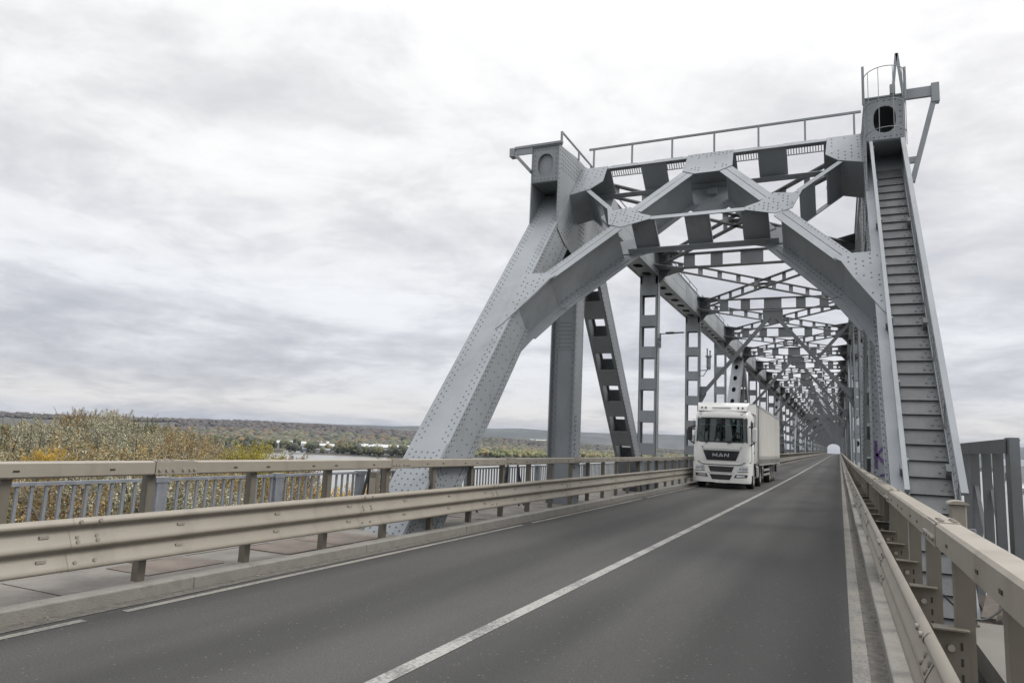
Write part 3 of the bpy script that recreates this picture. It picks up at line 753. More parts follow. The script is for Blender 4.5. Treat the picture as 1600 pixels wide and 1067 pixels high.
# ------------------------------------------------------------------ guardrails
WP = [(.028,.783),(.045,.778),(.066,.755),(.070,.735),(.062,.722),(.030,.708),(.010,.693),(.008,.678),(.018,.655),(.058,.578),(.068,.556),(.068,.540),(.058,.527),(.028,.512),(.010,.498),(.008,.482),(.018,.460),(.056,.390),(.066,.366),(.064,.350),(.050,.340),(.030,.336)]
def guard(sg, label, y_first, parent_loc, group):
    g = empty('guardrail', parent_loc, label, 'guardrail', group)
    b = MB(); xb = C0+sg*3.24
    ys = []; y = -8.0
    while y < 430: ys.append(y); y += 4.08 if y < 60 else 12
    for y0, y1 in zip(ys, ys[1:]):
        pr = [(xb-sg*dx, z) for dx, z in WP]; n = len(pr)
        ov = .30 if y0 < 40 else 0
        for lay, (ya, yb, dd_) in enumerate(((y0, y1, 0), (y0-ov/2, y0+ov/2, .004)) if ov else ((y0, y1, 0),)):
            P = [(x-sg*dd_, ya, z) for x, z in pr]+[(x-sg*dd_, yb, z) for x, z in pr]+[(x+sg*.004, ya, z) for x, z in pr]+[(x+sg*.004, yb, z) for x, z in pr]
            b.add(P, [(i, i+1, n+i+1, n+i) for i in range(n-1)], 0, True)
            b.add(P, [(2*n+i, 2*n+i+1, 3*n+i+1, 3*n+i) for i in range(n-1)], 0, True)
        if ov:
            for zz, dx in ((.755,.070),(.62,.038),(.585,.058),(.41,.050)):
                for yy in (y0-.09, y0+.09): b.tube([(xb-sg*dx, yy, zz), (xb-sg*(dx+.014), yy, zz)], .016, 8, 1)
            pass
        if y0 < 40:
            for f in ((0, 1, 2) if sg < 0 else ()):
                for zz, dx in ((.645,.026),(.445,.028)): b.box(min(xb-sg*dx,xb-sg*(dx+.014)), max(xb-sg*dx,xb-sg*(dx+.014)), y0+.95+1.36*f, y0+1.03+1.36*f, zz-.012, zz+.012, 1)
    o = b.build('w_beam', [M['tan'], M['bolt'], M['darkhole']], None, warp=True); o.parent = g; o.matrix_parent_inverse = Matrix.Translation(-g.location)
    # box handrail
    b = MB(); x0, x1 = sorted((C0+sg*3.29, C0+sg*3.425)); z0, z1 = 1.125, 1.262
    y = -8.0-y_first*.1; k = 0; r = random.Random(11)
    y = y_first
    while y > -8: y -= 4.08
    while y < 430:
        L_ = 4.08 if y < 60 else 12.24; e = .004 if y < 60 else 0
        c = .014
        prf = [(x0,z0+c),(x0,z1-c),(x0+c,z1),(x1-c,z1),(x1,z1-c),(x1,z0+c),(x1-c,z0),(x0+c,z0)]
        n = 8; P = [(x, y+e, z) for x, z in prf]+[(x, y+L_-e, z) for x, z in prf]
        b.add(P, [(i, (i+1) % n, n+(i+1) % n, n+i) for i in range(n)]); b.add(P[:n], [tuple(range(n))]); b.add(P[n:], [tuple(range(n))])
        if y < 60:
            xf = x0 if sg > 0 else x1
            # inner splice showing at the joint with bolts
            b.box(x0+.004, x1-.004, y-.02, y+.02, z0+.004, z1-.004, 2)
            b.box(xf-.003, xf+.003, y-.02+.024, y+.50, z0+.006, z1-.006, 0)
            b.box(x0+.01, x1-.01, y+.02, y+.46, z1, z1+.004, 0)
            for j in (.05,.13,.21,.33,.41,.47):
                b.tube([(xf-sg*.003, y+j, z0+.05), (xf-sg*.018, y+j, z0+.05)], .017, 7, 1)
                if j < .3: b.tube([((x0+x1)/2-.03, y+j, z1+.004), ((x0+x1)/2-.03, y+j, z1+.016)], .014, 6, 1); b.tube([((x0+x1)/2+.035, y+j, z1+.004), ((x0+x1)/2+.035, y+j, z1+.016)], .014, 6, 1)
            for j in (1.0, 1.5, 2.3, 2.75, 3.6): b.box(xf-.002 if sg < 0 else xf-.004, xf+.004 if sg < 0 else xf+.002, y+j, y+j+.05, z0+.055, z0+.07, 2)
        y += L_
    o = b.build('handrail', [M['tan'], M['bolt'], M['darkhole']], None, warp=True); o.parent = g; o.matrix_parent_inverse = Matrix.Translation(-g.location)
    # posts and spacer brackets
    b = MB(); a0, a1 = (3.370, 3.458)
    x0, x1 = sorted((sg*a0, sg*a1))
    b.box(x0, x1, -.004, .004, 0, 1.125); b.box(x0, x0+.006, .004, .08, 0, 1.125); b.box(x1-.006, x1, .004, .08, 0, 1.125)
    po = b.build('post', [M['tan_shaded_dirty'], M['bolt']])
    b = MB(); x0, x1 = sorted((sg*3.255, sg*3.425))
    b.box(x0, x1, -.014, -.006, .40, .715); b.box(x0, x1, -.07, .04, .715, .723); b.box(x0, x1, -.07, .04, .392, .40)
    b.tube([((x0+x1)/2, -.014, .62), ((x0+x1)/2, -.035, .62)], .018, 8, 1)
    for zz in (.47,.55,.63): b.box(sg*3.39-.006, sg*3.39+.006, -.016, -.0138, zz-.02, zz+.02, 2)
    br = b.build('spacer_bracket', [M['tan_shaded_dirty'], M['bolt'], M['darkhole']])
    y = y_first
    while y > -6: y -= 1.36
    first = True; far = MB(); n = 0
    while y < 425:
        if n < 98:
            p = po if first else copy1(po); q_ = br if first else copy1(br); first = False
            for o in (p, q_): o.parent = g; 
            zb = .105
            p.location = (C0-g.location.x, y-g.location.y, prof(y)+zb-g.location.z); p.scale = (1, 1, (1.125-zb)/1.125)
            q_.location = (C0-g.location.x, y-g.location.y, prof(y)-g.location.z)
        else:
            a, c = sorted((C0+sg*3.33, C0+sg*3.445)); far.box(a, c, y, y+.08, .1, 1.125)
        n += 1; y += 1.36
    o = far.build('post', [M['tan_shaded_dirty']], None, warp=True); o.parent = g; o.matrix_parent_inverse = Matrix.Translation(-g.location); o['kind'] = 'stuff'
    return g
guard(-1, 'tan steel crash barrier with box handrail on the left kerb, running behind the truck', 4.93, V((C0-3.3, 0, 0)), 'guardrails along both kerbs')
guard(1, 'tan steel crash barrier with box handrail close beside the camera on the right kerb', 4.60, V((C0+3.3, 0, 0)), 'guardrails along both kerbs')

# ------------------------------------------------------------------ picket railing beyond the left walkway
xr = C0-5.48
pr_ = empty('picket_railing', (xr, 0, 0), 'galvanised grey picket railing along the outer edge of the left walkway', 'railing')
b = MB(); ys = ysteps(-6, 140)
for a, c in zip(ys, ys[1:]): b.box(xr-.03, xr+.03, a, c, .875, .915); b.box(xr-.02, xr+.02, a, c, .14, .17)
spart(pr_, b, 'top_rail', [M['galv']])
b = MB(); b.box(-.014, .014, -.018, .018, .17, .875); pk = b.build('picket', [M['galv']])
b = MB(); b.box(-.05, .05, -.085, .085, .0, .90); b.box(-.06, .06, -.11, .11, .86, .93); ps = b.build('railing_post', [M['galv']])
y = 3.0; n = 0; far = MB(); posts_y = [6.8+2.2*k for k in range(-4, 60)]
fp = True
while y < 60:
    if min(abs(y-py) for py in posts_y) > .12:
        if n < 100:
            o = pk if fp else copy1(pk); fp = False; o.parent = pr_; o.location = (0, y, prof(y)); n += 1
        else: far.box(xr-.014, xr+.014, y-.018, y+.018, .17, .875)
    y += .163
o = spart(pr_, far, 'picket', [M['galv']]); o['kind'] = 'stuff'
fp = True
for py in posts_y:
    if -3 < py < 130:
        o = ps if fp else copy1(ps); fp = False; o.parent = pr_; o.location = (0, py, prof(py))

def leaf_mat(name, cols, rough=.7):
    m = bpy.data.materials.new(name); m.use_nodes = True; nt = m.node_tree; N = nt.nodes.new; L = nt.links.new
    b = nt.nodes['Principled BSDF']; b.inputs['Roughness'].default_value = rough; b.inputs['Specular IOR Level'].default_value = .3
    g = N('ShaderNodeNewGeometry'); r = N('ShaderNodeValToRGB'); L(g.outputs['Random Per Island'], r.inputs[0]); e = r.color_ramp.elements; r.color_ramp.interpolation = 'LINEAR'
    while len(e) > 1: e.remove(e[-1])
    e[0].position = 0; e[0].color = cols[0]+(1,)
    for i, c in enumerate(cols[1:]): x = e.new((i+1)/(len(cols)-1)); x.color = c+(1,)
    tc = N('ShaderNodeTexCoord'); n = N('ShaderNodeTexNoise'); n.inputs['Scale'].default_value = .9; n.inputs['Detail'].default_value = 3; L(tc.outputs['Object'], n.inputs[0])
    mr = N('ShaderNodeMapRange'); L(n.outputs['Fac'], mr.inputs[0]); mr.inputs[1].default_value = .35; mr.inputs[2].default_value = .65; mr.inputs[3].default_value = .65; mr.inputs[4].default_value = 1.3
    mx = N('ShaderNodeMixRGB'); mx.blend_type = 'MULTIPLY'; mx.inputs[0].default_value = 1; L(r.outputs[0], mx.inputs[1]); L(mr.outputs[0], mx.inputs[2]); L(mx.outputs[0], b.inputs['Base Color'])
    return m
# ------------------------------------------------------------------ small things on the deck
def place(o, par):
    o.parent = par; o.matrix_parent_inverse = Matrix.Translation(-par.location); return o
# street lamp on the first ladder post
e = empty('street_lamp', (-6.24, 26.8, 5.5), 'slim flat street lamp on a short arm from the first left ladder post', 'street lamp')
b = MB(); b.bar((-6.20, 26.8, 5.40), (-6.20, 26.8, 5.98), .05, .05); b.bar((-6.24, 26.8, 5.95), (-5.45, 26.8, 5.98), .035, .035); b.box(-6.29, -6.18, 26.72, 26.88, 5.50, 5.60); b.box(-6.29, -6.18, 26.72, 26.88, 5.72, 5.80)
spart(e, b, 'arm', [M['galv']])
b = MB(); b.obox((-5.98, 26.68, 5.95), (.30,0,.01), (0,.24,0), (0,0,.05)); b.obox((-5.68, 26.71, 5.965), (.38,0,.01), (0,.18,0), (0,0,.028)); spart(e, b, 'lamp_head', [M['black']])
# antenna on the second post
e = empty('antenna', (-6.2, 35.9, 5.5), 'grey cylindrical mobile antenna on a bent bracket from the second ladder post', 'antenna')
b = MB(); b.tube([(-5.86,35.9,5.62),(-5.86,35.9,6.18)], .11, 14); b.tube([(-5.86,35.9,6.18),(-5.86,35.9,6.24)], .16, 14); b.tube([(-5.86,35.9,5.54),(-5.86,35.9,5.62)], .09, 14)
spart(e, b, 'cylinder', [M['galv']])
for dx, h in ((-.07,.34),(.07,.24)):
    b = MB(); b.tube([(-5.86+dx,35.9,6.22),(-5.86+dx,35.9,6.22+h)], .032, 8); b.tube([(-5.86+dx,35.9,6.22+h),(-5.86+dx,35.9,6.26+h)], .05, 8); spart(e, b, 'stub_aerial', [M['galv']])
b = MB(); b.tube([(-6.3,35.9,5.50),(-5.9,35.9,5.52)], .025, 6); b.tube([(-6.3,35.9,5.25),(-6.12,35.9,5.22),(-5.95,35.9,5.5)], .022, 6); spart(e, b, 'bracket', [M['galv']])
# trestles and cabinet on the left walkway
lx = (('small black iron A-frame on the left walkway just behind the sloping end post', 13.6), ('small black iron A-frame on the left walkway next to the upright column', 16.1), ('black iron A-frame on the left walkway beside the tan cabinet, before the end post', 10.35))
for lab, y in lx:
    e = empty('trestle', (-7.35, y, .06), lab, 'trestle', 'black A-frames on the left walkway')
    for s in (-1, 1):
        b = MB(); b.bar((-7.35+s*.26, y-.12, .06), (-7.35+s*.13, y, 1.05), .035, .035); b.bar((-7.35+s*.26, y+.18, .06), (-7.35+s*.13, y, 1.05), .03, .03); spart(e, b, 'leg', [M['black']])
    b = MB()
    for z in (.35,.72): b.bar((-7.35-.21, y-.03, z), (-7.35+.21, y-.03, z), .03, .03)
    spart(e, b, 'crossbar', [M['black']])
e = empty('cabinet', (-7.05, 10.2, .06), 'narrow tan electrical cabinet on the left walkway in front of the end post', 'cabinet')
b = MB(); b.box(-7.18,-7.04,9.95,10.05,.06,1.0); spart(e, b, 'case', [M['tan_shaded_dirty']])
b = MB(); b.box(-7.17,-7.05,9.94,9.95,.15,.90); spart(e, b, 'door', [M['tan']])
# right side: box on a post, shorter posts, side frame of the pier, timbers
e = empty('junction_box', (1.0, 8.0, .1), 'pale tan box with a rounded lid on a short post behind the right handrail', 'box')
b = MB(); b.box(.945,1.075,7.94,8.10,.80,1.20); spart(e, b, 'case', [M['tan']]).modifiers.new('b','BEVEL').width = .012
b = MB(); pts = [(.915, 1.20)]+[(1.01+.085*math.cos(PI-t*PI/10)*1.0, 1.20+.035*math.sin(t*PI/10)) for t in range(0, 11)]+[(1.115,1.20)]
b.prism([(x, 7.90, z) for x, z in pts[1:-1]], (0,.24,0)); spart(e, b, 'lid', [M['tan']])
b = MB(); b.box(.985,1.035,7.98,8.04,.09,.80); spart(e, b, 'post', [M['tan_shaded_dirty']])
for lab, x, y, h in (('short dusty post with a pipe stub directly right of the lidded box', 1.08, 8.12, .95), ('short dusty post behind the right handrail, left of the lidded box', .92, 9.3, 1.03), ('short dusty post end showing over the right handrail at the picture edge', 1.35, 5.55, .93)):
    e = empty('bollard', (x, y, .09), lab, 'bollard', 'short posts behind the right handrail')
    b = MB(); b.box(x-.055, x+.055, y-.055, y+.055, .09, h); b.box(x-.07, x+.07, y-.07, y+.07, .09, .11); spart(e, b, 'post', [M['tan_shaded_dirty']])
    b = MB(); b.tube([(x+.06, y, h-.2), (x+.06, y, h+.02)], .03, 10); spart(e, b, 'pipe_stub', [M['galv']])
e = empty('side_frame', (2.3, 14, 0), 'dark grey steel frame of upright plates outside the foot of the right end post', 'steel frame')
b = MB(); b.box(2.10,2.13,12.0,16.2,1.74,1.92); b.box(2.10,2.3,12.0,16.2,1.92,1.94); spart(e, b, 'top_beam', [M['steel2']])
for y, w in ((12.0,.32),(13.05,.16),(14.0,.13),(15.1,.13),(16.0,.13)):
    b = MB(); z1 = 1.9 if y > 12.1 else 1.96
    b.box(2.14,2.16,y-w/2,y+w/2,-3,z1); b.box(2.16,2.26,y-w/2,y-w/2+.02,-3,z1)
    spart(e, b, 'upright', [M['steel2'], M['rivet']])
b = MB(); b.box(2.4,4.6,12.0,12.2,1.62,1.86); spart(e, b, 'side_beam', [M['steel2']])
b = MB(); b.bar((2.2,13.2,-1.0),(2.2,15.4,1.6),.06,.03); b.bar((2.25,12.2,-1.2),(2.25,14.2,1.5),.05,.03); spart(e, b, 'cross_rod', [M['steeldark']])
e = empty('cable', (1.0, 6.4, .6), 'thin black cable looping between the posts behind the right handrail', 'cable')
b = MB(); b.tube([(.68+ .5*t/12, 6.3+.35*t/12, .62-.18*math.sin(PI*t/12)) for t in range(13)], .008, 6); spart(e, b, 'wire', [M['black']])
for i, (x0, y0, x1, y1, z, lab) in enumerate(((1.35,8.9,1.85,11.4,.02,'weathered timber plank lying highest in the gap beside the right walkway'),(1.25,9.3,1.95,10.6,-.14,'weathered timber plank lying crosswise under the other planks in the gap'),(1.55,8.7,1.7,11.8,-.30,'weathered timber plank lying lowest in the dark gap beside the right walkway'))):
    b = MB(); b.bar((x0,y0,z),(x1,y1,z+.1),.13,.04); o = b.build('timber_plank', [M['wood']]); tag(o, lab, 'plank', 'loose planks below the right walkway')
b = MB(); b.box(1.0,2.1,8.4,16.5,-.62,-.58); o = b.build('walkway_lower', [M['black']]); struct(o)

# grit, leaves and pebbles along the kerbs
M['litter'] = leaf_mat('grit_and_leaves', [(.05,.045,.04),(.16,.15,.13),(.10,.08,.05),(.22,.20,.17),(.14,.09,.04)])
b = MB(); rr = random.Random(77)
for _ in range(2600):
    y = rr.uniform(.5, 26) if rr.random() < .8 else rr.uniform(26, 60)
    zone = rr.random()
    if zone < .42: x, z = .30-abs(rr.gauss(0, .045)), .006
    elif zone < .74: x, z = -5.95+abs(rr.gauss(0, .07)), .006
    else: x, z = rr.uniform(-8.2, -6.16), .068
    s = rr.uniform(.003, .011) if rr.random() < .9 else rr.uniform(.012, .022); t = rr.uniform(0, 6.28)
    c_, s_ = math.cos(t)*s, math.sin(t)*s; h = s*rr.uniform(.2, .9)
    b.add([(x-c_,y-s_,z),(x+s_,y-c_,z),(x+c_,y+s_,z),(x-s_,y+c_,z),(x,y,z+h)], [(0,1,4),(1,2,4),(2,3,4),(3,0,4)])
o = b.build('kerb_grit', [M['litter']], warp=True); o['kind'] = 'stuff'

# graffiti on the right column
M['purple'] = mat('purple_spray', (.085,.045,.15), .7, .2, 12)
M['dkspray'] = mat('dark_spray', (.06,.06,.075), .8, .3, 12)
gy, gx = 17.385, .63
def stroke(b, pts, w=.055, x=None, y=None):
    P = [V(p) for p in pts]
    for p, q_ in zip(P, P[1:]):
        d = (q_-p).normalized(); n = V((d.z, 0, -d.x)) if y is not None else V((0, d.z, -d.y))
        b.add([p-n*w/2-d*w*.3, p+n*w/2-d*w*.3, q_+n*w/2+d*w*.3, q_-n*w/2+d*w*.3], [(0,1,2,3)])
b = MB(); xx = .636
K = lambda y, z: (xx, 17.05+y, z)
XC = XR_-.20
def F(u, z, y=17.531): return (XR_+u, y, z)
stroke(b, [F(-.26,1.95), F(-.26,1.38)], .06, y=1); stroke(b, [F(-.02,1.95), F(-.24,1.66), F(0,1.36)], .055, y=1)
stroke(b, [F(-.18,1.22), F(-.02,1.26), F(-.02,1.08), F(-.2,1.06)], .05, y=1); stroke(b, [F(-.2,.98), F(.02,.9)], .05, y=1)
bpart(b, 'graffiti', [M['purple']])
b = MB(); z = 2.3
for k in range(6):
    yy = 17.47; x = XL+.352+.001
    pts = [(x, yy+.02, z), (x, yy+.16, z+.05), (x, yy+.05, z-.10), (x, yy+.2, z-.12)] if k % 2 else [(x, yy+.18, z+.04), (x, yy+.04, z), (x, yy+.06, z-.12), (x, yy+.19, z-.09)]
    stroke(b, pts, .025); z -= .24
bpart(b, 'graffiti', [M['dkspray']])

# ------------------------------------------------------------------ the lorry
M['white'] = mat('truck_white_paint', (.62,.62,.60), .28, .03, 2, dirt=(.45,.43,.39), dirt_amt=.35, dscale=1.4, coat=.5)
M['curtain'] = mat('trailer_curtain', (.475,.465,.43), .55, .05, .8, dirt=(.42,.40,.34), dirt_amt=.5, dscale=.9, bump=.15, bscale=2)
M['blk'] = mat('black_plastic', (.018,.018,.02), .45, .1, 5)
M['tyre'] = mat('tyre_rubber', (.025,.024,.023), .85, .2, 12)
M['rim'] = mat('wheel_rim', (.30,.30,.29), .5, .15, 8, dirt=(.08,.07,.06), dirt_amt=.8)
M['chrome'] = mat('chrome_letters', (.75,.76,.78), .2, .03, 5, metal=1)
M['tank'] = mat('tank_aluminium', (.42,.42,.41), .4, .08, 3, metal=.6)
M['plate'] = mat('number_plate', (.62,.62,.58), .5, .1, 5)
M['red'] = mat('red_pennant', (.28,.03,.03), .7, .2, 9)
M['lace'] = mat('lace_trim', (.75,.75,.73), .9, .1, 30)
M['seat'] = mat('dark_cab_fabric', (.014,.022,.022), .9, .2, 8)
def glass(name, tint, rough=.03, alpha=.5):
    m = bpy.data.materials.new(name); m.use_nodes = True; nt = m.node_tree; nt.nodes.clear(); N = nt.nodes.new; L = nt.links.new
    o = N('ShaderNodeOutputMaterial'); g = N('ShaderNodeBsdfGlossy'); g.inputs['Roughness'].default_value = rough; g.inputs['Color'].default_value = (.72,.82,.82,1)
    t = N('ShaderNodeBsdfTransparent'); t.inputs[0].default_value = tint+(1,); mx = N('ShaderNodeMixShader')
    fr = N('ShaderNodeFresnel'); fr.inputs[0].default_value = 1.52; ad = N('ShaderNodeMath'); ad.operation = 'MULTIPLY_ADD'; L(fr.outputs[0], ad.inputs[0]); ad.inputs[1].default_value = 1.0; ad.inputs[2].default_value = .05
    L(ad.outputs[0], mx.inputs[0]); L(t.outputs[0], mx.inputs[1]); L(g.outputs[0], mx.inputs[2]); L(mx.outputs[0], o.inputs[0]); return m
M['glass'] = glass('windscreen_glass', (.36,.44,.43))
M['lens'] = glass('headlamp_lens', (.85,.87,.88), .08)
M['reflector'] = mat('lamp_reflector', (.55,.56,.58), .25, .2, 14, metal=.8)

T = empty('articulated_lorry', (-4.56, 31.2, prof(31.2)), 'white articulated lorry with a cream curtain-sided trailer driving towards the camera in the left lane', 'truck')
def tp(b, name, mats, par=None, bevel=0):
    o = b.build(name, mats, None, bevel=bevel); o.parent = par or T; return o
LV = [(1.10,1.19,.00),(1.30,1.20,.00),(1.75,1.195,.02),(1.95,1.18,.045),(2.95,1.135,.17),(3.02,1.13,.165),(3.12,1.12,.19),(3.30,1.08,.30),(3.37,1.02,.45)]
def yf(z):
    for (z0, h0, y0), (z1, h1, y1) in zip(LV, LV[1:]):
        if z0 <= z <= z1:
            t = (z-z0)/(z1-z0); return h0+(h1-h0)*t, y0+(y1-y0)*t
    return (1.19, -.03) if z < 1.1 else (1.02, .45)
def fy(x, z):
    h, y = yf(z); return y+.06*(abs(x)/h)**2+.22*min(1, abs(x)/h)**10
def panel(b, quad, off, nx=10, nz=3, mi=0, smooth=True):
    (x0,z0),(x1,z1),(x2,z2),(x3,z3) = quad; P = []
    for j in range(nz+1):
        v = j/nz
        for i in range(nx+1):
            u = i/nx
            x = (x0*(1-u)+x1*u)*(1-v)+(x3*(1-u)+x2*u)*v; z = (z0*(1-u)+z1*u)*(1-v)+(z3*(1-u)+z2*u)*v
            P.append((x, fy(x, z)-off, z))
    b.add(P, [(j*(nx+1)+i, j*(nx+1)+i+1, (j+1)*(nx+1)+i+1, (j+1)*(nx+1)+i) for j in range(nz) for i in range(nx)], mi, smooth)
# cab shell (open where the windscreen sits)
b = MB(); yb = 2.15; n = 24
def ring(z):
    h, y = yf(z); pts = [(-h+2*h*i/n, fy(-h+2*h*i/n, z), z) for i in range(n+1)]
    return [(-h, yb, z)]+pts+[(h, yb, z)]
zs = [1.10,1.30,1.75,1.97,2.2,2.45,2.7,2.94,3.02,3.12,3.22,3.30,3.37]
rs = [ring(z) for z in zs]; m = len(rs[0]); P = [p for r_ in rs for p in r_]; F_ = []
for j in range(len(zs)-1):
    for i in range(m-1):
        xm = (rs[j][i][0]+rs[j][i+1][0])/2
        if 1.96 < zs[j] < 2.93 and 1 <= i <= m-3 and abs(xm) < 1.01: continue
        F_.append((j*m+i, j*m+i+1, (j+1)*m+i+1, (j+1)*m+i))
b.add(P, F_, 0, True); b.add(rs[-1], [tuple(range(m))]); b.add([(-1.2,yb,1.1),(1.2,yb,1.1),(1.13,yb,3.0),(1.02,yb,3.37),(-1.02,yb,3.37),(-1.13,yb,3.0)], [(0,1,2,3,4,5)])
body = tp(b, 'cab', [M['white']])
b = MB(); b.box(-1.1,1.1,.5,2.1,1.1,1.95); tp(b, 'dashboard', [M['seat']], body)
b = MB(); b.box(-1.1,1.1,1.9,2.0,1.95,3.0); tp(b, 'rear_bunk', [M['seat']], body)
for x in (-.55,.55):
    b = MB(); b.box(x-.26,x+.26,1.1,1.3,1.8,2.62); b.box(x-.13,x+.13,1.12,1.26,2.62,2.8); tp(b, 'seat', [M['seat']], body, .03)
# driver side items: steering wheel, papers
b = MB(); b.tube([(.5+.22*math.cos(a*PI/8), .62+.08*math.sin(a*PI/8), 2.08+.18*math.sin(a*PI/8)) for a in range(17)], .02, 6, cap=False); b.bar((.5,.62,2.08),(.5,.8,1.9),.05,.05); tp(b, 'steering_wheel', [M['blk']], body)
b = MB(); b.box(-.32,-.12,.30,.48,1.985,2.07); b.box(.02,.12,.30,.4,1.985,2.10); tp(b, 'papers', [M['lace']], body)
# windscreen
b = MB(); panel(b, ((-1.03,1.96),(1.03,1.96),(1.0,2.96),(-1.0,2.96)), .008, 18, 5); tp(b, 'windscreen', [M['glass']])
b = MB()
for (q_) in (((-1.06,1.93),(1.06,1.93),(1.06,1.985),(-1.06,1.985)), ((-1.03,2.925),(1.03,2.925),(1.02,2.985),(-1.02,2.985)), ((-1.06,1.95),(-1.0,1.95),(-.975,2.96),(-1.03,2.96)), ((1.0,1.95),(1.06,1.95),(1.03,2.96),(.975,2.96))): panel(b, q_, .012, 10, 4)
tp(b, 'windscreen_seal', [M['blk']])
# scalloped lace curtain inside the top of the windscreen
b = MB(); P = []; nn = 56
for i in range(nn+1):
    x = -.98+1.96*i/nn; zb_ = 2.70-.045*abs(math.sin(i*PI/7)); 
    if abs(x) < .26: zb_ -= .07*(1-(x/.26)**2)
    P += [(x, fy(x, 2.8)+.05, 2.95), (x, fy(x, 2.75)+.05, zb_+.022)]
b.add(P, [(2*i, 2*i+2, 2*i+3, 2*i+1) for i in range(nn)]); 
P = []
for i in range(nn+1):
    x = -.98+1.96*i/nn; zb_ = 2.70-.045*abs(math.sin(i*PI/7))
    if abs(x) < .26: zb_ -= .07*(1-(x/.26)**2)
    P += [(x, fy(x, 2.75)+.046, zb_+.036), (x, fy(x, 2.75)+.046, zb_-.012)]
b.add(P, [(2*i, 2*i+2, 2*i+3, 2*i+1) for i in range(nn)], 1)
b.add([(-.16, fy(0,2.8)+.04, 2.84),(.16, fy(0,2.8)+.04, 2.84),(.13, fy(0,2.75)+.04, 2.70),(-.13, fy(0,2.75)+.04, 2.70)], [(0,1,2,3)], 2)
tp(b, 'window_curtain', [M['seat'], M['lace'], M['red']])
# wipers
for x0, x1, z1 in ((-.62,-.92,2.35),(.30,.05,2.42),(.34,.62,2.40)):
    b = MB(); z0 = 1.95; N_ = 6; pts = [(x0+(x1-x0)*i/N_, fy(x0+(x1-x0)*i/N_, z0+(z1-z0)*i/N_)-.03, z0+(z1-z0)*i/N_) for i in range(N_+1)]; b.tube(pts, .013, 5); b.box(x0-.05,x0+.05,fy(x0,1.95)-.04,fy(x0,1.95),1.90,1.97); tp(b, 'wiper', [M['blk']])
# front panel lines, badge discs, grille with letters
b = MB(); panel(b, ((-.80,1.62),(.80,1.62),(.80,1.66),(-.80,1.66)), .006, 10, 1); tp(b, 'panel_gap', [M['tank']])
b = MB(); panel(b, ((-.60,1.18),(.60,1.18),(.76,1.59),(-.76,1.59)), .02, 12, 3); 
for z in (1.24,1.30,1.36,1.48,1.54): b.box(-.6,.6,-.035,-.022,z,z+.012)
gr = tp(b, 'grille', [M['blk']])
b = MB(); yL = -.052
def ltr(segs, x0):
    for (ax, az, bx, bz) in segs: b.bar((x0+ax, yL, 1.325+az), (x0+bx, yL, 1.325+bz), .042, .02, side=(0,0,1) if abs(bx-ax) > abs(bz-az) else (1,0,0))
H_ = .15
ltr([(0,0,0,H_),(0,H_,.085,.03),(.085,.03,.17,H_),(.17,H_,.17,0)], -.33); ltr([(0,0,.085,H_),(.085,H_,.17,0),(.04,.04,.13,.04)], -.09); ltr([(0,0,0,H_),(0,H_,.16,0),(.16,0,.16,H_)], .15)
tp(b, 'lettering', [M['chrome']], gr)
for x in (-.78,.80):
    b = MB(); b.tube([(x, fy(x,1.73)-.004, 1.73),(x, fy(x,1.73)-.02, 1.73)], .045, 14); tp(b, 'round_badge', [M['tank']])
# bumper
b = MB(); h = 1.21
def fyb(x, z):
    t = (z-.25)/.85; return -.10+.07*t+.05*(abs(x)/h)**2+.26*min(1, abs(x)/h)**9
P = []; nx, nz = 28, 8
for j in range(nz+1):
    z = .26+.86*j/nz
    for i in range(nx+1):
        x = -h+2*h*i/nx; P.append((x*(1-.02*(j == 0)), fyb(x, z), z-(.16*(1-min(1, abs(abs(x)-1.0)/.0001)) if False else 0)))
    P.append((h, 1.05, z)); P.append((-h, 1.05, z))
st_ = nx+3; fs = []
for j in range(nz):
    for i in range(nx): fs.append((j*st_+i, j*st_+i+1, (j+1)*st_+i+1, (j+1)*st_+i))
    if j > 2:
        fs.append((j*st_+nx, j*st_+nx+1, (j+1)*st_+nx+1, (j+1)*st_+nx)); fs.append((j*st_+nx+2, j*st_, (j+1)*st_, (j+1)*st_+nx+2))
b.add(P, fs, 0, True); bp_ = tp(b, 'bumper', [M['white']])
def bpanel(quad, off, name, mats, par=bp_, extra=None):
    b = MB(); (x0,z0),(x1,z1),(x2,z2),(x3,z3) = quad; P = []; nx, nz = 8, 2
    for j in range(nz+1):
        v = j/nz
        for i in range(nx+1):
            u = i/nx; x = (x0*(1-u)+x1*u)*(1-v)+(x3*(1-u)+x2*u)*v; z = (z0*(1-u)+z1*u)*(1-v)+(z3*(1-u)+z2*u)*v
            P.append((x, fyb(x, z)-off, z))
    b.add(P, [(j*(nx+1)+i, j*(nx+1)+i+1, (j+1)*(nx+1)+i+1, (j+1)*(nx+1)+i) for j in range(nz) for i in range(nx)], 0, True)
    if extra: extra(b)
    return tp(b, name, mats, par)
bpanel(((-.44,.70),(.44,.70),(.53,.93),(-.53,.93)), .008, 'air_intake', [M['blk']])
bpanel(((-.36,.38),(.36,.38),(.47,.59),(-.47,.59)), .008, 'air_intake', [M['blk']])
bpanel(((-.26,.25),(.26,.25),(.26,.36),(-.26,.36)), .02, 'number_plate', [M['plate']])
bpanel(((-.56,.65),(.56,.65),(.56,.672),(-.56,.672)), .01, 'bumper_seam', [M['tank']])
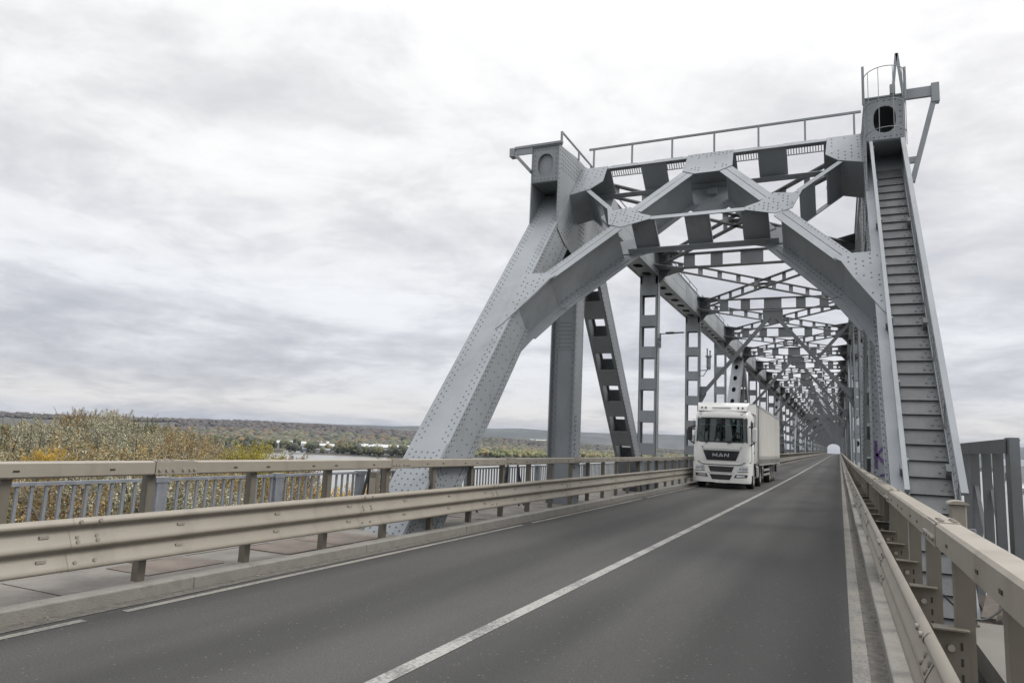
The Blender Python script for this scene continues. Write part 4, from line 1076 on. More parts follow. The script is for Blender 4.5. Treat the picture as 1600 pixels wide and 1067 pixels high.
for s in (-1, 1):
    q_ = [(s*.66,.74),(s*1.08,.74),(s*1.10,.97),(s*.70,.97)]
    hl = bpanel(q_, .006, 'headlight', [M['reflector']], T)
    b = MB()
    for xx in (.78,.92,1.02): b.tube([(s*xx, fyb(s*xx,.85)-.012, .85),(s*xx, fyb(s*xx,.85)-.03, .85)], .055, 12, 0)
    tp(b, 'bulb_housing', [M['tank']], hl)
    bpanel([(s*.66,.72),(s*1.10,.72),(s*1.10,.74),(s*.66,.74)], .02, 'headlight_rim', [M['blk']], hl)
    bpanel([(s*.52,.47),(s*1.04,.50),(s*1.08,.62),(s*.60,.61)], .008, 'fog_lamp', [M['blk']], T)
    bpanel([(s*.60,.50),(s*.95,.52),(s*.97,.59),(s*.66,.59)], .014, 'fog_lens', [M['reflector']], T)
    # V shaped shut line between cab panel and bumper
    b = MB(); pts = [(s*1.19,1.115),(s*.92,1.10),(s*.80,1.02),(s*.66,1.00),(0,.995)]
    b.tube([(x, min(fy(x,1.12), fyb(x,1.05))-.012, z) for x, z in pts], .016, 5); tp(b, 'shut_line', [M['blk']])
    # mirror
    e = empty('mirror', (0,0,0)); e.parent = T
    b = MB(); b.box(s*1.34-.09, s*1.34+.09, .10, .30, 1.98, 2.58); o = tp(b, 'mirror_housing', [M['white'] if s > 0 else M['blk']], e, .05)
    b = MB(); b.tube([(s*1.12,.30,2.62),(s*1.34,.2,2.56)], .035, 6); b.tube([(s*1.17,.30,1.85),(s*1.30,.2,1.93),(s*1.34,.2,2.0)], .03, 6); tp(b, 'mirror_arm', [M['blk']], e)
    # side window, door lines, handles
    b = MB(); X = s*1.175
    b.add([(s*1.20,.42,1.98),(s*1.20,1.42,1.98),(s*1.165,1.35,2.85),(s*1.165,.50,2.85)], [(0,1,2,3)]); tp(b, 'side_window', [M['seat']])
    b = MB(); b.box(s*1.2-.012,s*1.2+.012,.33,.345,1.15,2.9); b.box(s*1.2-.012,s*1.2+.012,1.5,1.515,1.15,2.9); b.box(s*1.21-.012,s*1.21+.012,1.25,1.42,1.5,1.56); tp(b, 'door_seam', [M['blk']])
    # cab side fairing
    b = MB(); b.box(s*1.17-.03, s*1.17+.03, 2.15, 2.55, 1.15, 3.3); tp(b, 'side_fairing', [M['white']])
    b = MB(); b.box(s*1.0-.12, s*1.0+.16*s if False else s*1.0+.12, 1.95, 2.6, .42, 1.05); tp(b, 'step_box', [M['tank']], None, .03)
    b = MB(); b.box(min(s*1.0,s*1.2), max(s*1.0,s*1.2), 2.6, 3.35, .42, .98); tp(b, 'fuel_tank', [M['tank']], None, .08)
# roof visor lamps and air deflector
b = MB(); P = []
sec = [(.28,3.28,1.02),(.42,3.50,1.04),(.75,3.66,1.10),(2.2,3.69,1.20),(2.2,3.2,1.2)]
for y, z, w in sec: P += [(-w, y, z), (w, y, z)]
b.add(P, [(2*i, 2*i+1, 2*i+3, 2*i+2) for i in range(4)]); 
for s in (0, 1): b.add([(-w if s == 0 else w, y, z) for y, z, w in sec], [(0,1,2,3,4)])
tp(b, 'roof_deflector', [M['white']], None, .03)
b = MB(); b.box(-.42,.36,.305,.33,3.405,3.43); tp(b, 'roof_vent', [M['blk']])
for x in (-.86,-.70,.66,.84):
    b = MB(); b.tube([(x,.36,3.42),(x,.31,3.42)], .036, 10); tp(b, 'roof_lamp', [M['blk']])
for x in (-.88,.80):
    b = MB(); b.box(x-.06,x+.06,fy(x,3.14)-.012,fy(x,3.14)+.05,3.13,3.15); tp(b, 'marker_lamp', [M['red']])
# chassis and wheels
b = MB(); b.box(-.45,.45,.3,6.0,.55,.95); b.box(-.5,.5,6.0,15.0,.85,1.05); b.box(-.95,.95,.5,1.0,.30,.6); tp(b, 'chassis', [M['blk']])
def wheel(x, y, r_=.48, w=.30):
    e = empty('wheel', (x, y, r_)); e.parent = T; s = 1 if x > 0 else -1
    b = MB(); pr = [(-w/2,.62),(-w/2,.93),(-w/2+.03,.985),(-w*.3,1.0),(w*.3,1.0),(w/2-.03,.985),(w/2,.93),(w/2,.62)]; n = 28
    P = [(px_, r_*pz*math.cos(2*PI*k/n), r_*pz*math.sin(2*PI*k/n)) for k in range(n) for px_, pz in pr]; m = len(pr)
    b.add(P, [(k*m+i, ((k+1) % n)*m+i, ((k+1) % n)*m+i+1, k*m+i+1) for k in range(n) for i in range(m-1)], 0, True); o = b.build('tyre', [M['tyre']]); o.parent = e
    b = MB(); P = [(s*dx, r_*rr*math.cos(2*PI*k/n), r_*rr*math.sin(2*PI*k/n)) for k in range(n) for dx, rr in ((w/2-.01,.62),(w/2-.05,.52),(w/2-.12,.34),(w/2-.02,.30),(w/2-.02,.0001))]
    b.add(P, [(k*5+i, ((k+1) % n)*5+i, ((k+1) % n)*5+i+1, k*5+i+1) for k in range(n) for i in range(4)], 0, True)
    for k in range(10): b.tube([(s*(w/2-.06), r_*.42*math.cos(k*PI/5), r_*.42*math.sin(k*PI/5)),(s*(w/2-.02), r_*.42*math.cos(k*PI/5), r_*.42*math.sin(k*PI/5))], .018, 6)
    o = b.build('rim', [M['rim']]); o.parent = e
for s in (-1, 1):
    wheel(s*1.03, 1.35); wheel(s*1.03, 4.15)
    for y in (9.0,10.25,11.5): wheel(s*1.05, y, .46)
    b = MB(); b.tube([(s*1.03-.16, 4.15+.56*math.cos(a*PI/12), .5+.56*math.sin(a*PI/12)) for a in range(-1, 14)], .001, 4)
    P = []
    for a in range(0, 13):
        for dx in (-.18,.18): P.append((s*1.03+dx, 4.15+.58*math.cos(a*PI/12), .46+.58*math.sin(a*PI/12)))
    b = MB(); b.add(P, [(2*i, 2*i+1, 2*i+3, 2*i+2) for i in range(12)], 0, True); tp(b, 'mudguard', [M['blk']])
    P = []
    for a in range(0, 13):
        for dx in (-.18,.19): P.append((s*1.03+dx, 1.35+.60*math.cos(a*PI/12), .50+.60*math.sin(a*PI/12)))
    b = MB(); b.add(P, [(2*i, 2*i+1, 2*i+3, 2*i+2) for i in range(12)], 0, True); tp(b, 'wheel_arch', [M['blk']])
    b = MB(); X = s*1.22
    for z in (.48,.70): b.box(X-.02,X+.02,5.1,8.2,z,z+.10)
    tp(b, 'side_guard', [M['tank']])
    b = MB(); b.box(X-.05,X+.05,12.1,12.6,.55,1.0); tp(b, 'mud_flap', [M['blk']])
# trailer
e = empty('trailer', (0,0,0)); e.parent = T
b = MB(); b.box(-1.24,1.24,2.95,15.2,1.02,3.66); tp(b, 'curtain_side', [M['curtain']], e, .02)
b = MB(); b.box(-1.255,1.255,2.93,15.22,3.60,3.70); b.box(-1.255,1.255,2.93,15.22,.98,1.06)
for x in (-1.25,1.20):
    for y in (2.93,15.15): b.box(x,x+.05,y,y+.07,1.0,3.65)
tp(b, 'trailer_frame', [M['tank']], e)
b = MB()
for s in (-1, 1):
    b.box(s*1.248-.004, s*1.248+.004, 3.05, 15.1, 1.06, 1.27)
    y = 3.1
    while y < 15: b.box(s*1.256-.004, s*1.256+.004, y, y+.05, 1.05, 1.42, 1); y += .38
tp(b, 'strap_band', [mat('strap_band_dark', (.12,.12,.11), .7, .6, 6, dirt=(.40,.38,.34), dirt_amt=.9, dscale=5), M['tank']], e)
b = MB(); b.box(-1.2,1.2,2.91,2.93,1.05,3.6); tp(b, 'headboard', [M['white']], e)

# ------------------------------------------------------------------ river, banks, hills
def water_mat():
    m = bpy.data.materials.new('river_water'); m.use_nodes = True; nt = m.node_tree; N = nt.nodes.new; L = nt.links.new
    b = nt.nodes['Principled BSDF']; b.inputs['Base Color'].default_value = (.21,.21,.20,1); b.inputs['Roughness'].default_value = .34; b.inputs['IOR'].default_value = 1.33; b.inputs['Specular IOR Level'].default_value = .8
    tc = N('ShaderNodeTexCoord'); mp = N('ShaderNodeMapping'); mp.inputs['Scale'].default_value = (1,1,1); L(tc.outputs['Object'], mp.inputs[0])
    n = N('ShaderNodeTexNoise'); n.inputs['Scale'].default_value = .5; n.inputs['Detail'].default_value = 6; L(mp.outputs[0], n.inputs[0])
    bp = N('ShaderNodeBump'); bp.inputs['Strength'].default_value = .8; bp.inputs['Distance'].default_value = .35; L(n.outputs['Fac'], bp.inputs['Height']); L(bp.outputs[0], b.inputs['Normal'])
    return m
ZW = -28.0
b = MB(); b.add([(-13000,-13000,ZW),(13000,-13000,ZW),(13000,13000,ZW),(-13000,13000,ZW)], [(0,1,2,3)]); o = b.build('water', [water_mat()]); struct(o)
M['soil'] = mat('island_undergrowth', (.055,.052,.035), .95, .4, .3, dirt=(.10,.085,.05), dirt_amt=.7, dscale=.15)
isl = [(-12,-90),(-12,26),(-46,84),(-84,118),(-150,128),(-260,90),(-380,-20),(-380,-90)]
b = MB(); b.prism([(x, y, -29.5) for x, y in isl], (0,0,4.5)); o = b.build('river_island', [M['soil']]); struct(o)

def lerp_tab(tab, x):
    if x <= tab[0][0]: return tab[0][1]
    for (a, va), (c, vc) in zip(tab, tab[1:]):
        if x <= c:
            t = (x-a)/(c-a); t = t*t*(3-2*t); return va+(vc-va)*t
    return tab[-1][1]
def h1(x, y):
    return (math.sin(x*.0071+1.3)*math.cos(y*.0063+.4)+.5*math.sin(x*.017+y*.011)+.3*math.sin(x*.041-y*.031))/1.8
# heights above the eye line (radians) by azimuth in degrees
SH = [(-75,1500),(-60,1500),(-50,1230),(-44,1060),(-38,1060),(-33,1010),(-26,1250),(-15,1500),(0,2600),(20,3200),(60,3200)]
MID = [(-75,.009),(-61,.0085),(-57,.0085),(-53,.0095),(-49,.0120),(-44,.0125),(-40,.0125),(-36,.0110),(-32,.0090),(-28,.0060),(-22,.0045),(-15,.001),(-6,-.003),(20,-.004),(60,-.004)]
FAR = [(-75,.006),(-50,.008),(-42,.013),(-36,.0145),(-30,.0165),(-24,.0185),(-18,.0180),(-12,.0200),(-7,.0215),(-3,.004),(4,.004),(9,.020),(20,.0215),(60,.020)]
def terrain(az, d):
    a = math.degrees(az); sh = lerp_tab(SH, a); x, y = d*math.sin(az), d*math.cos(az)
    if d < sh: return -31.0
    z = -27+min(1, (d-sh)/40)*2.0+min(1, (d-sh)/600)*3
    mtop = 1.6+lerp_tab(MID, a)*2700-8
    t = max(0, min(1, (d-sh-350)/(2650-sh-350))) if sh < 2200 else max(0, min(1, (d-sh)/800)); t = t*t*(3-2*t)
    z = z+(mtop-z)*t
    if d > 2700:
        ftop = 1.6+lerp_tab(FAR, a)*7600
        t2 = max(0, min(1, (d-4200)/(7600-4200))); t2 = t2*t2*(3-2*t2); dip = mtop-14*math.sin(PI*min(1, (d-2700)/2400))
        z = dip+(ftop-dip)*t2+h1(x*.6, y*.6)*10*min(1, (d-2700)/1500)*(1 if d < 7500 else .6)
    else: z += h1(x, y)*2.5*t
    return z
def hill_mat():
    m = bpy.data.materials.new('far_land'); m.use_nodes = True; nt = m.node_tree; N = nt.nodes.new; L = nt.links.new
    b = nt.nodes['Principled BSDF']; b.inputs['Roughness'].default_value = .95
    tc = N('ShaderNodeTexCoord'); v = N('ShaderNodeTexVoronoi'); v.inputs['Scale'].default_value = .0017; L(tc.outputs['Object'], v.inputs[0])
    s = N('ShaderNodeSeparateXYZ'); L(v.outputs['Color'], s.inputs[0]); r = N('ShaderNodeValToRGB'); L(s.outputs[0], r.inputs[0]); r.color_ramp.interpolation = 'CONSTANT'; e = r.color_ramp.elements
    e[0].position = 0; e[0].color = (.05,.055,.04,1); e[1].position = .35; e[1].color = (.06,.06,.05,1)
    for p, c in ((.5,(.07,.078,.045,1)),(.68,(.045,.045,.04,1)),(.85,(.085,.08,.07,1))): x = e.new(p); x.color = c
    n = N('ShaderNodeTexNoise'); n.inputs['Scale'].default_value = .01; n.inputs['Detail'].default_value = 8; L(tc.outputs['Object'], n.inputs[0])
    mr = N('ShaderNodeMapRange'); L(n.outputs['Fac'], mr.inputs[0]); mr.inputs[1].default_value = .46; mr.inputs[2].default_value = .56
    mx = N('ShaderNodeMixRGB'); L(mr.outputs[0], mx.inputs[0]); L(r.outputs[0], mx.inputs[1]); mx.inputs[2].default_value = (.04,.04,.03,1)
    ln = N('ShaderNodeVectorMath'); ln.operation = 'LENGTH'; L(tc.outputs['Object'], ln.inputs[0]); lt = N('ShaderNodeMath'); lt.operation = 'LESS_THAN'; L(ln.outputs['Value'], lt.inputs[0]); lt.inputs[1].default_value = 2760
    m9 = N('ShaderNodeMixRGB'); L(lt.outputs[0], m9.inputs[0]); L(mx.outputs[0], m9.inputs[1]); m9.inputs[2].default_value = (.062,.058,.048,1); L(m9.outputs[0], b.inputs['Base Color']); return m
azs = [math.radians(-76+.5*i) for i in range(273)]; ds = [980,1020,1060,1100,1150,1200,1260,1340,1450,1600,1800,2000,2200,2400,2600,2700,2800,3100,3500,3900,4300,4700,5100,5500,5900,6300,6700,7100,7400,7600,7800,8200,9000]
P = [(d*math.sin(a), d*math.cos(a), terrain(a, d)) for a in azs for d in ds]; n = len(ds)
b = MB(); b.add(P, [(i*n+j, i*n+j+1, (i+1)*n+j+1, (i+1)*n+j) for i in range(len(azs)-1) for j in range(n-1)], 0, True)
o = b.build('hills', [hill_mat()]); struct(o)

# ------------------------------------------------------------------ foliage
def br(cs, k=1.6): return [tuple(min(.8, q*k) for q in c) for c in cs]
LM = {
 'silver': leaf_mat('silver_leaves', br([(.075,.08,.045),(.20,.20,.15),(.12,.115,.06),(.36,.36,.30),(.16,.12,.05),(.26,.26,.21)])),
 'olive': leaf_mat('olive_leaves', br([(.05,.055,.02),(.09,.09,.03),(.13,.11,.04),(.06,.06,.03),(.17,.165,.11)], 1.2)),
 'rust': leaf_mat('rust_leaves', br([(.11,.075,.03),(.20,.125,.05),(.16,.11,.05),(.25,.17,.08),(.10,.085,.04),(.20,.18,.13)], 1.3)),
 'yellow': leaf_mat('yellow_leaves', br([(.20,.17,.08),(.30,.19,.02),(.42,.27,.03),(.22,.16,.03),(.36,.21,.02)])),
 'lime': leaf_mat('yellow_green_leaves', br([(.16,.14,.02),(.24,.20,.03),(.12,.12,.03),(.30,.24,.05)])),
 'mix': leaf_mat('mixed_leaves', br([(.09,.085,.04),(.20,.17,.10),(.18,.12,.04),(.28,.25,.18),(.13,.10,.03),(.24,.15,.055)])),
}
M['bark'] = mat('bark', (.12,.105,.085), .95, .3, 6)
M['twig'] = mat('twig', (.17,.15,.125), .95, .3, 6)
def crown_mesh(seed, rx, hz, nl, ncl, ls, upright=.5):
    """leaf clusters along many limbs: unit crown, top at z=0, hanging down to -hz"""
    r = random.Random(seed); b = MB(); tw = []
    v, f = b.v, b.f; k = nl//ncl
    for _ in range(ncl):
        a = r.uniform(0, 2*PI); zz = r.uniform(-1, 1); t = .35+.65*r.random()**.5
        h = math.sqrt(max(0, 1-zz*zz)); rad = rx*h*t*r.uniform(.8, 1.05)
        p0 = V((math.cos(a)*rad, math.sin(a)*rad, -hz/2-.9+zz*hz/2*.86*t))
        dr = V((math.cos(a)*h*.55+r.gauss(0,.18), math.sin(a)*h*.55+r.gauss(0,.18), .35+.55*max(0, zz)+upright*r.uniform(.5,1.2))).normalized()
        L_ = r.uniform(1.1, 2.3)
        for _ in range(k):
            t = r.random()**.8; w = .42*(1-t*.72)
            p = p0+dr*(t*L_)+V((r.gauss(0, w), r.gauss(0, w), r.gauss(0, w*.8)))*.62; s = ls*r.uniform(.6, 1.35)
            d1 = V((r.gauss(0,1), r.gauss(0,1), r.gauss(0,.8)+.5)).normalized(); d2 = d1.orthogonal(); d2.rotate(Matrix.Rotation(r.uniform(0, 2*PI), 3, d1)); d2.normalize()
            o = len(v); v += [tuple(p-d1*s*.5), tuple(p+d2*s*.30), tuple(p+d1*s*.5), tuple(p-d2*s*.30)]; f.append((o, o+1, o+2, o+3)); b.m.append(0); b.sm.append(False)
        if r.random() < .8: tw.append((tuple(p0-dr*1.2), tuple(p0+dr*L_*1.02)))
    for p, q_ in tw: b.tube([p, q_], [.025, .008], 3, 1, cap=False, smooth=False)
    return b
CR = {}
for kk, (seed, rx, hz, nl, ncl, ls, up) in enumerate(((1,4.2,10,24000,300,.145,.45),(2,3.7,10,23000,280,.14,.6),(3,4.8,9,26000,330,.145,.3),(4,2.6,6.5,12000,130,.14,.35))):
    for kind in (('silver','mix','olive','rust') if kk < 3 else ('yellow','lime','rust','silver')):
        b = crown_mesh(seed, rx, hz, nl, ncl, ls, up) if kind in ('silver','yellow') else None
        if b is not None:
            base = b.build('crown', [LM[kind], M['twig']]); CR[(kk, kind)] = base.data; COL.objects.unlink(base); bpy.data.objects.remove(base); first_me = CR[(kk, kind)]
        else:
            me = first_me.copy(); me.materials.clear(); me.materials.append(LM[kind]); me.materials.append(M['twig']); CR[(kk, kind)] = me
def trunk_mesh(seed):
    r = random.Random(seed); b = MB(); pts = [(0,0,-25)]; x = y = 0
    for z in (-20,-15,-11,-8,-5,-2): x += r.uniform(-.3,.3); y += r.uniform(-.3,.3); pts.append((x, y, z))
    b.tube(pts, [.34,.30,.26,.22,.17,.10,.03], 8)
    for i in range(14):
        z = r.uniform(-12,-3); a = r.uniform(0, 2*PI); L_ = r.uniform(2, 3.8)
        b.tube([(0,0,z),(math.cos(a)*L_*.5, math.sin(a)*L_*.5, z+L_*.4),(math.cos(a)*L_*.9, math.sin(a)*L_*.9, z+L_*1.1)], [.11,.06,.02], 5)
    return b
tr_me = []
for sd in (1,2,3):
    o = trunk_mesh(sd).build('trunk', [M['bark']]); tr_me.append(o.data); COL.objects.unlink(o); bpy.data.objects.remove(o)
TOP = [(-70,-.02),(-62.5,-.014),(-60.5,-.008),(-58.5,.001),(-57,.010),(-56,.0145),(-54.5,.0165),(-53,.0185),(-52.2,.013),(-51,.009),(-49,.002),(-46.5,-.005),(-45,-.010),(-43.5,-.018),(-42,-.025),(-40,-.034),(-37,-.045),(-33,-.06)]
def tree(name, label, group, az, d, ztop, variant, kind, sc=1.0, rot=0.0):
    a = math.radians(az); p = (d*math.sin(a), d*math.cos(a), ztop)
    e = empty(name, p, label, 'tree', group, rot); e.scale = (sc, sc, sc)
    c = bpy.data.objects.new('crown', CR[(variant, kind)]); COL.objects.link(c); c.parent = e
    t = bpy.data.objects.new('trunk', tr_me[variant % 3]); COL.objects.link(t); t.parent = e
    if sc < .75: t.scale = (1, 1, 1.0/sc*.98)
    return e
r = random.Random(21)
words = {'silver':'silvery grey-green', 'mix':'mottled silver and brown', 'olive':'dull olive', 'rust':'rust-orange'}
def zone(az, row):
    z = 'at the left picture edge' if az < -58 else 'at the top of the wood' if az < -51.5 else 'on the right slope of the wood' if az < -45 else 'at the right end of the wood'
    return z+(', farthest row', ', middle rows', ', nearest the railing')[row]
az = -66.0
rows = (((108, 0), 1.4, 0.002, 0), ((98, 0), 1.5, -.002, 0), ((84, 0), 1.8, -.009, 0), ((71, 0), 2.3, -.021, 1), ((58, 0), 3.4, -.048, 1), ((45, 0), 4.6, -.078, 2), ((35, 0), 6.0, -.12, 2))
for (d0, _), step, drop, row in rows:
    az = -67+r.uniform(0, 1.5)
    while az < -33.5:
        if az < -41 or row >= 1:
            d = d0*r.uniform(.93, 1.07); wa = math.degrees(4.2/d); el = min(lerp_tab(TOP, az-wa*.3)+.005, lerp_tab(TOP, az)+.0015, lerp_tab(TOP, az+wa*(.45 if az < -50 else .8)))+drop+r.uniform(-.004,.005)
            if az > -41: el = min(el, -.075)
            kind = r.choices(('silver','mix','olive','rust'), (5,4.5,1.6,1.2))[0]
            if az < -59 and row == 0: kind = r.choice(('olive','rust'))
            if row == 2: kind = r.choices(('silver','mix','olive','rust'), (1.5,2.5,6,.8))[0]
            if az > -41: kind = r.choice(('rust','olive','mix'))
            if -57 < az < -53.5 and row == 0 and drop == 0: kind = r.choice(('rust','mix'))
            x, y = d*math.sin(math.radians(az)), d*math.cos(math.radians(az))
            if x < -14: tree('poplar_tree', f'{words[kind]} riverside tree {zone(az, row)}', 'riverside trees left of the bridge', az+r.uniform(-.6,.6), d, 1.6+el*d, r.randrange(3), kind, r.uniform(.85, 1.1), r.uniform(0, 6))
        az += step*r.uniform(.8, 1.2)
tree('poplar_tree', 'small round-topped tree standing up alone at the very top of the wood', 'riverside trees left of the bridge', -56.3, 106, 1.6+.0195*106, 3, 'rust', .62, 1)
tree('poplar_tree', 'spiky silver tree at the second highest point of the wood', 'riverside trees left of the bridge', -53.9, 102, 1.6+.019*102, 3, 'silver', .9, 2)
tree('yellow_tree', 'bright yellow tree just above the left handrail, left of its twin', 'yellow trees over the handrail', -58.3, 50, 1.6-.031*50, 3, 'yellow', .27, 0)
tree('yellow_tree', 'bright yellow tree just above the left handrail, taller and right of its twin', 'yellow trees over the handrail', -57.3, 50, 1.6-.027*50, 3, 'yellow', .32, 2)
tree('shrub_tree', 'yellow-green rounded tree at the right end of the wood above the rail, left half', 'yellow-green trees at the end of the wood', -45.3, 78, 1.6-.012*78, 3, 'lime', .85, 1)
tree('shrub_tree', 'yellow-green rounded tree at the right end of the wood above the rail, right half', 'yellow-green trees at the end of the wood', -43.9, 78, 1.6-.011*78, 3, 'lime', .95, 3)
tree('shrub_tree', 'orange-brown low tree against the water, last one right of the yellow-green pair', 'orange trees by the water', -41.3, 84, 1.6-.0255*84, 3, 'rust', .85, 4)
tree('shrub_tree', 'thin orange treetop peeping over the handrail just left of the end post', 'orange trees by the water', -34.6, 92, 1.6-.0255*92, 3, 'rust', .7, 5)
tree('shrub_tree', 'orange tree seen through the pickets left of the end post', 'orange trees by the water', -38.2, 62, 1.6-.062*62, 3, 'yellow', .9, 5)
tree('shrub_tree', 'golden tree seen through the pickets right beside the tan cabinet', 'orange trees by the water', -36.0, 66, 1.6-.06*66, 3, 'yellow', .8, 2)

# far wood on the opposite bank: one mass
def tree_attr_mat():
    m = bpy.data.materials.new('far_wood'); m.use_nodes = True; nt = m.node_tree; b = nt.nodes['Principled BSDF']; b.inputs['Roughness'].default_value = .9
    a = nt.nodes.new('ShaderNodeVertexColor'); a.layer_name = 'Col'; nt.links.new(a.outputs[0], b.inputs['Base Color']); return m
_t = (1+5**.5)/2
ICV = [V(p).normalized() for p in ((-1,_t,0),(1,_t,0),(-1,-_t,0),(1,-_t,0),(0,-1,_t),(0,1,_t),(0,-1,-_t),(0,1,-_t),(_t,0,-1),(_t,0,1),(-_t,0,-1),(-_t,0,1))]
ICF = [(0,11,5),(0,5,1),(0,1,7),(0,7,10),(0,10,11),(1,5,9),(5,11,4),(11,10,2),(10,7,6),(7,1,8),(3,9,4),(3,4,2),(3,2,6),(3,6,8),(3,8,9),(4,9,5),(2,4,11),(6,2,10),(8,6,7),(9,8,1)]
def far_wood(name, spots):
    b = MB(); v, f = b.v, b.f; cols = []; r = random.Random(9)
    for x, y, z, h, w, c, nq in spots:
        nb = 3 if nq > 20 else 1
        for bi in range(nb):
            if nb == 1: bx, by, bz, bw, bh = x, y, z+h*.5, w*.5, h*.55
            else:
                a = r.uniform(0, 6.28); bx, by, bz, bw, bh = x+math.cos(a)*w*.25, y+math.sin(a)*w*.25, z+h*r.uniform(.35, .72), w*.34, h*.34
            o = len(v); cj = r.uniform(.85, 1.15)
            for p in ICV: k = r.uniform(.72, 1.22); v.append((bx+p.x*bw*k, by+p.y*bw*k, bz+p.z*bh*k))
            for q_ in ICF: f.append(tuple(o+i for i in q_)); b.m.append(0); b.sm.append(True); cols += [(c[0]*cj, c[1]*cj, c[2]*cj, 1)]*3
        for _ in range(nq//2 if nb > 1 else 0):
            a, u = r.uniform(0, 2*PI), r.uniform(-.6, 1); rad = w*.5*math.sqrt(1-u*u*.8)*r.uniform(.75, 1.05)
            p = V((x+math.cos(a)*rad, y+math.sin(a)*rad, z+h*(.5+.5*u))); s = w*r.uniform(.10, .2)
            nn = V((math.cos(a)*rad, math.sin(a)*rad, h*(.35+.5*u)))+V((r.gauss(0,1),r.gauss(0,1),r.gauss(0,1)))*w*.08; nn.normalize(); d1 = nn.orthogonal(); d1.rotate(Matrix.Rotation(r.uniform(0, 6.28), 3, nn)); d1.normalize(); d2 = nn.cross(d1)
            o = len(v); v += [tuple(p-d1*s), tuple(p+d2*s*.7), tuple(p+d1*s), tuple(p-d2*s*.7)]; f.append((o, o+1, o+2, o+3)); b.m.append(0); b.sm.append(False)
            j = r.uniform(.85, 1.15); cols += [(c[0]*j, c[1]*j, c[2]*j, 1)]*4
    o = b.build(name, [tree_attr_mat()]); ca = o.data.color_attributes.new('Col', 'FLOAT_COLOR', 'CORNER')
    fl = [q_ for c in cols for q_ in c]; ca.data.foreach_set('color', fl); o['kind'] = 'stuff'; return o
r = random.Random(33); spots = []
K_ = 1.0
pal1 = [(.065,.072,.038),(.085,.09,.045),(.06,.064,.042),(.11,.105,.05),(.19,.12,.06),(.16,.14,.06),(.08,.082,.055)]
pal3 = [(.085,.09,.055),(.10,.092,.06),(.07,.072,.055),(.13,.095,.06),(.085,.078,.068),(.105,.105,.06)]
pal2 = [(.078,.066,.064),(.084,.070,.068),(.070,.066,.058),(.088,.076,.066)]
bld_gap = [(-44.0,-41.6),(-42.2,-38.4),(-36.6,-33.5)]
for _ in range(2600):
    a = r.uniform(-64, -5); sh = lerp_tab(SH, a); d = sh+8+abs(r.gauss(0, 1))*170
    if any(g0 < a < g1 for g0, g1 in bld_gap) and d > sh+35 and d < sh+190 and r.random() < .9: continue
    if any(g0 < a < g1 for g0, g1 in bld_gap) and r.random() < .45: continue
    ar = math.radians(a); h = r.uniform(9, 19) if a < -30 or a > -27 else r.uniform(8, 13); c = r.choice(pal1) if d-sh > 30 else r.choice(pal1[:4])
    if a > -32: h *= .8; c = r.choice([(.14,.15,.06),(.18,.18,.08),(.11,.12,.055),(.17,.16,.07),(.22,.17,.08)])
    spots.append((d*math.sin(ar), d*math.cos(ar), terrain(ar, d)-1, h, h*.85, c, 26))
for _ in range(7000):
    a = r.uniform(-64, -4); d = 2720-850*r.random()**1.2; ar = math.radians(a)
    if a < -50 and d < 2400: continue
    c = r.choice(pal2) if a < -30 else r.choice(pal2+pal1[:3]); h = r.uniform(7, 12)
    spots.append((d*math.sin(ar), d*math.cos(ar), terrain(ar, d)-2, h, h*1.7, c, 11))
for _ in range(2600):
    a = r.uniform(-64, -5); sh = lerp_tab(SH, a); d = r.uniform(sh+190, 1950); ar = math.radians(a)
    if d < sh+190: continue
    h = r.uniform(11, 18); spots.append((d*math.sin(ar), d*math.cos(ar), terrain(ar, d)-2, h, h*1.5, r.choice(pal3), 14))
for _ in range(400):
    a = r.uniform(4, 14); d = r.uniform(3300, 3900); ar = math.radians(a); spots.append((d*math.sin(ar), d*math.cos(ar), terrain(ar, d)-1, 14, 20, r.choice(pal1), 10))
far_wood('far_wood', spots)
# land strip far right bank is part of the hills

# buildings on the far bank
M['wall'] = mat('pale_wall', (.33,.335,.34), .8, .08, .05); M['roofw'] = mat('white_roof', (.40,.405,.41), .6, .06, .05); M['roofg'] = mat('grey_roof', (.22,.225,.23), .7, .1, .05); M['win'] = mat('dark_openings', (.06,.065,.07), .4, .1, 1)
def hall(lab, az, d, w, dp, h, roof='roofw', z=None, name='warehouse', turn=0):
    a = math.radians(az); x, y = d*math.sin(a), d*math.cos(a); zb = (terrain(a, d)-1) if z is None else z
    e = empty(name, (x, y, zb), lab, 'building', 'white halls on the far bank', -a+turn)
    b = MB(); b.box(-w/2, w/2, 0, dp, 0, h); o = b.build('wall', [M['wall']]); o.parent = e
    b = MB(); b.prism([(-w/2-.6,-.6,h),(-w/2-.6,dp+.6,h),(-w/2-.6,dp/2,h+h*.45)], (w+1.2,0,0)); o = b.build('roof', [M[roof]]); o.parent = e
    b = MB(); k = int(w//9)
    for i in range(k): b.box(-w/2+4+i*9, -w/2+8+i*9, -.12, -.02, 1.0, h*.55)
    o = b.build('window_band', [M['win']]); o.parent = e
hall('long white-roofed hall on the far bank, leftmost over the water', -41.9, 1230, 46, 26, 9)
hall('white hall set back on the far bank behind the longest one', -39.6, 1330, 60, 30, 9)
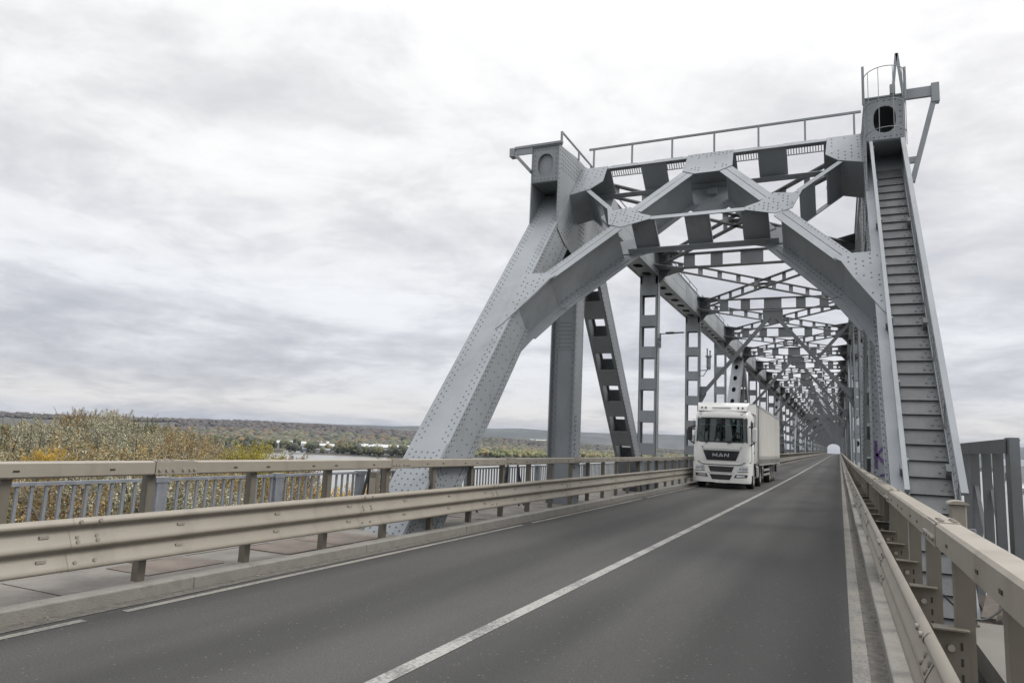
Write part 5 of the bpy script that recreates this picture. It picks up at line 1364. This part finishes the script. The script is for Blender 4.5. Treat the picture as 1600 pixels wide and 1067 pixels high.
hall('longest white hall on the far bank, nearest the water', -39.3, 1190, 78, 26, 8)
hall('wide white hall on the far bank just left of the sloping end post', -34.7, 1150, 84, 34, 10)
hall('small white hall above the wide one, farther back', -34.9, 1290, 50, 26, 9, 'roofg')
hall('small pale building among the trees left of the halls', -47.2, 1420, 40, 20, 9)
hall('low grey landing shed by the water below the longest hall', -40.2, 1085, 46, 8, 5, 'roofg')
hall('tiny white building on the hillside seen right of the end post', -22.6, 2650, 60, 20, 8)
hall('pale hall beyond the trees, left of the lorry', -13.4, 3900, 190, 40, 12)
hall('second pale hall beyond the trees, close left of the lorry', -11.2, 4100, 150, 40, 12)
hall('pale terminal building with a blue sign across the water at the right picture edge', 11.1, 1500, 70, 30, 26, 'roofg', -27)
hall('low white quay building below the terminal at the right picture edge', 11.3, 900, 40, 20, 6, 'roofw', -28, 'quay_building')
for i, (az_, d, lab) in enumerate(((-42.2, 1040, 'small white boat moored at the far bank, left of the other'), (-41.3, 1045, 'small white boat moored at the far bank, right of the other'))):
    a = math.radians(az_); e = empty('moored_boat', (d*math.sin(a), d*math.cos(a), ZW), lab, 'boat', 'boats moored at the far bank', -a)
    b = MB(); b.prism([(-7,-1.5,.2),(6,-1.5,.2),(9,0,2.6),(6,1.5,.2),(-7,1.5,.2)], (0,0,2.2)); o = b.build('hull', [M['wall']]); o.parent = e
    b = MB(); b.box(-4,2,-1,1,2.2,4.6); o = b.build('cabin', [M['roofw']]); o.parent = e

# ------------------------------------------------------------------ haze
hz = MB(); hz.box(-9600, 9600, -9600, 9600, -32.5, 215); m = bpy.data.materials.new('haze'); m.use_nodes = True; nt = m.node_tree; nt.nodes.clear()
o_ = nt.nodes.new('ShaderNodeOutputMaterial'); pv = nt.nodes.new('ShaderNodeVolumePrincipled'); pv.inputs['Color'].default_value = (.56,.72,1.0,1); pv.inputs['Density'].default_value = 2.9e-5; pv.inputs['Anisotropy'].default_value = 0.0
nt.links.new(pv.outputs[0], o_.inputs['Volume']); o = hz.build('haze', [m]); o['kind'] = 'stuff'
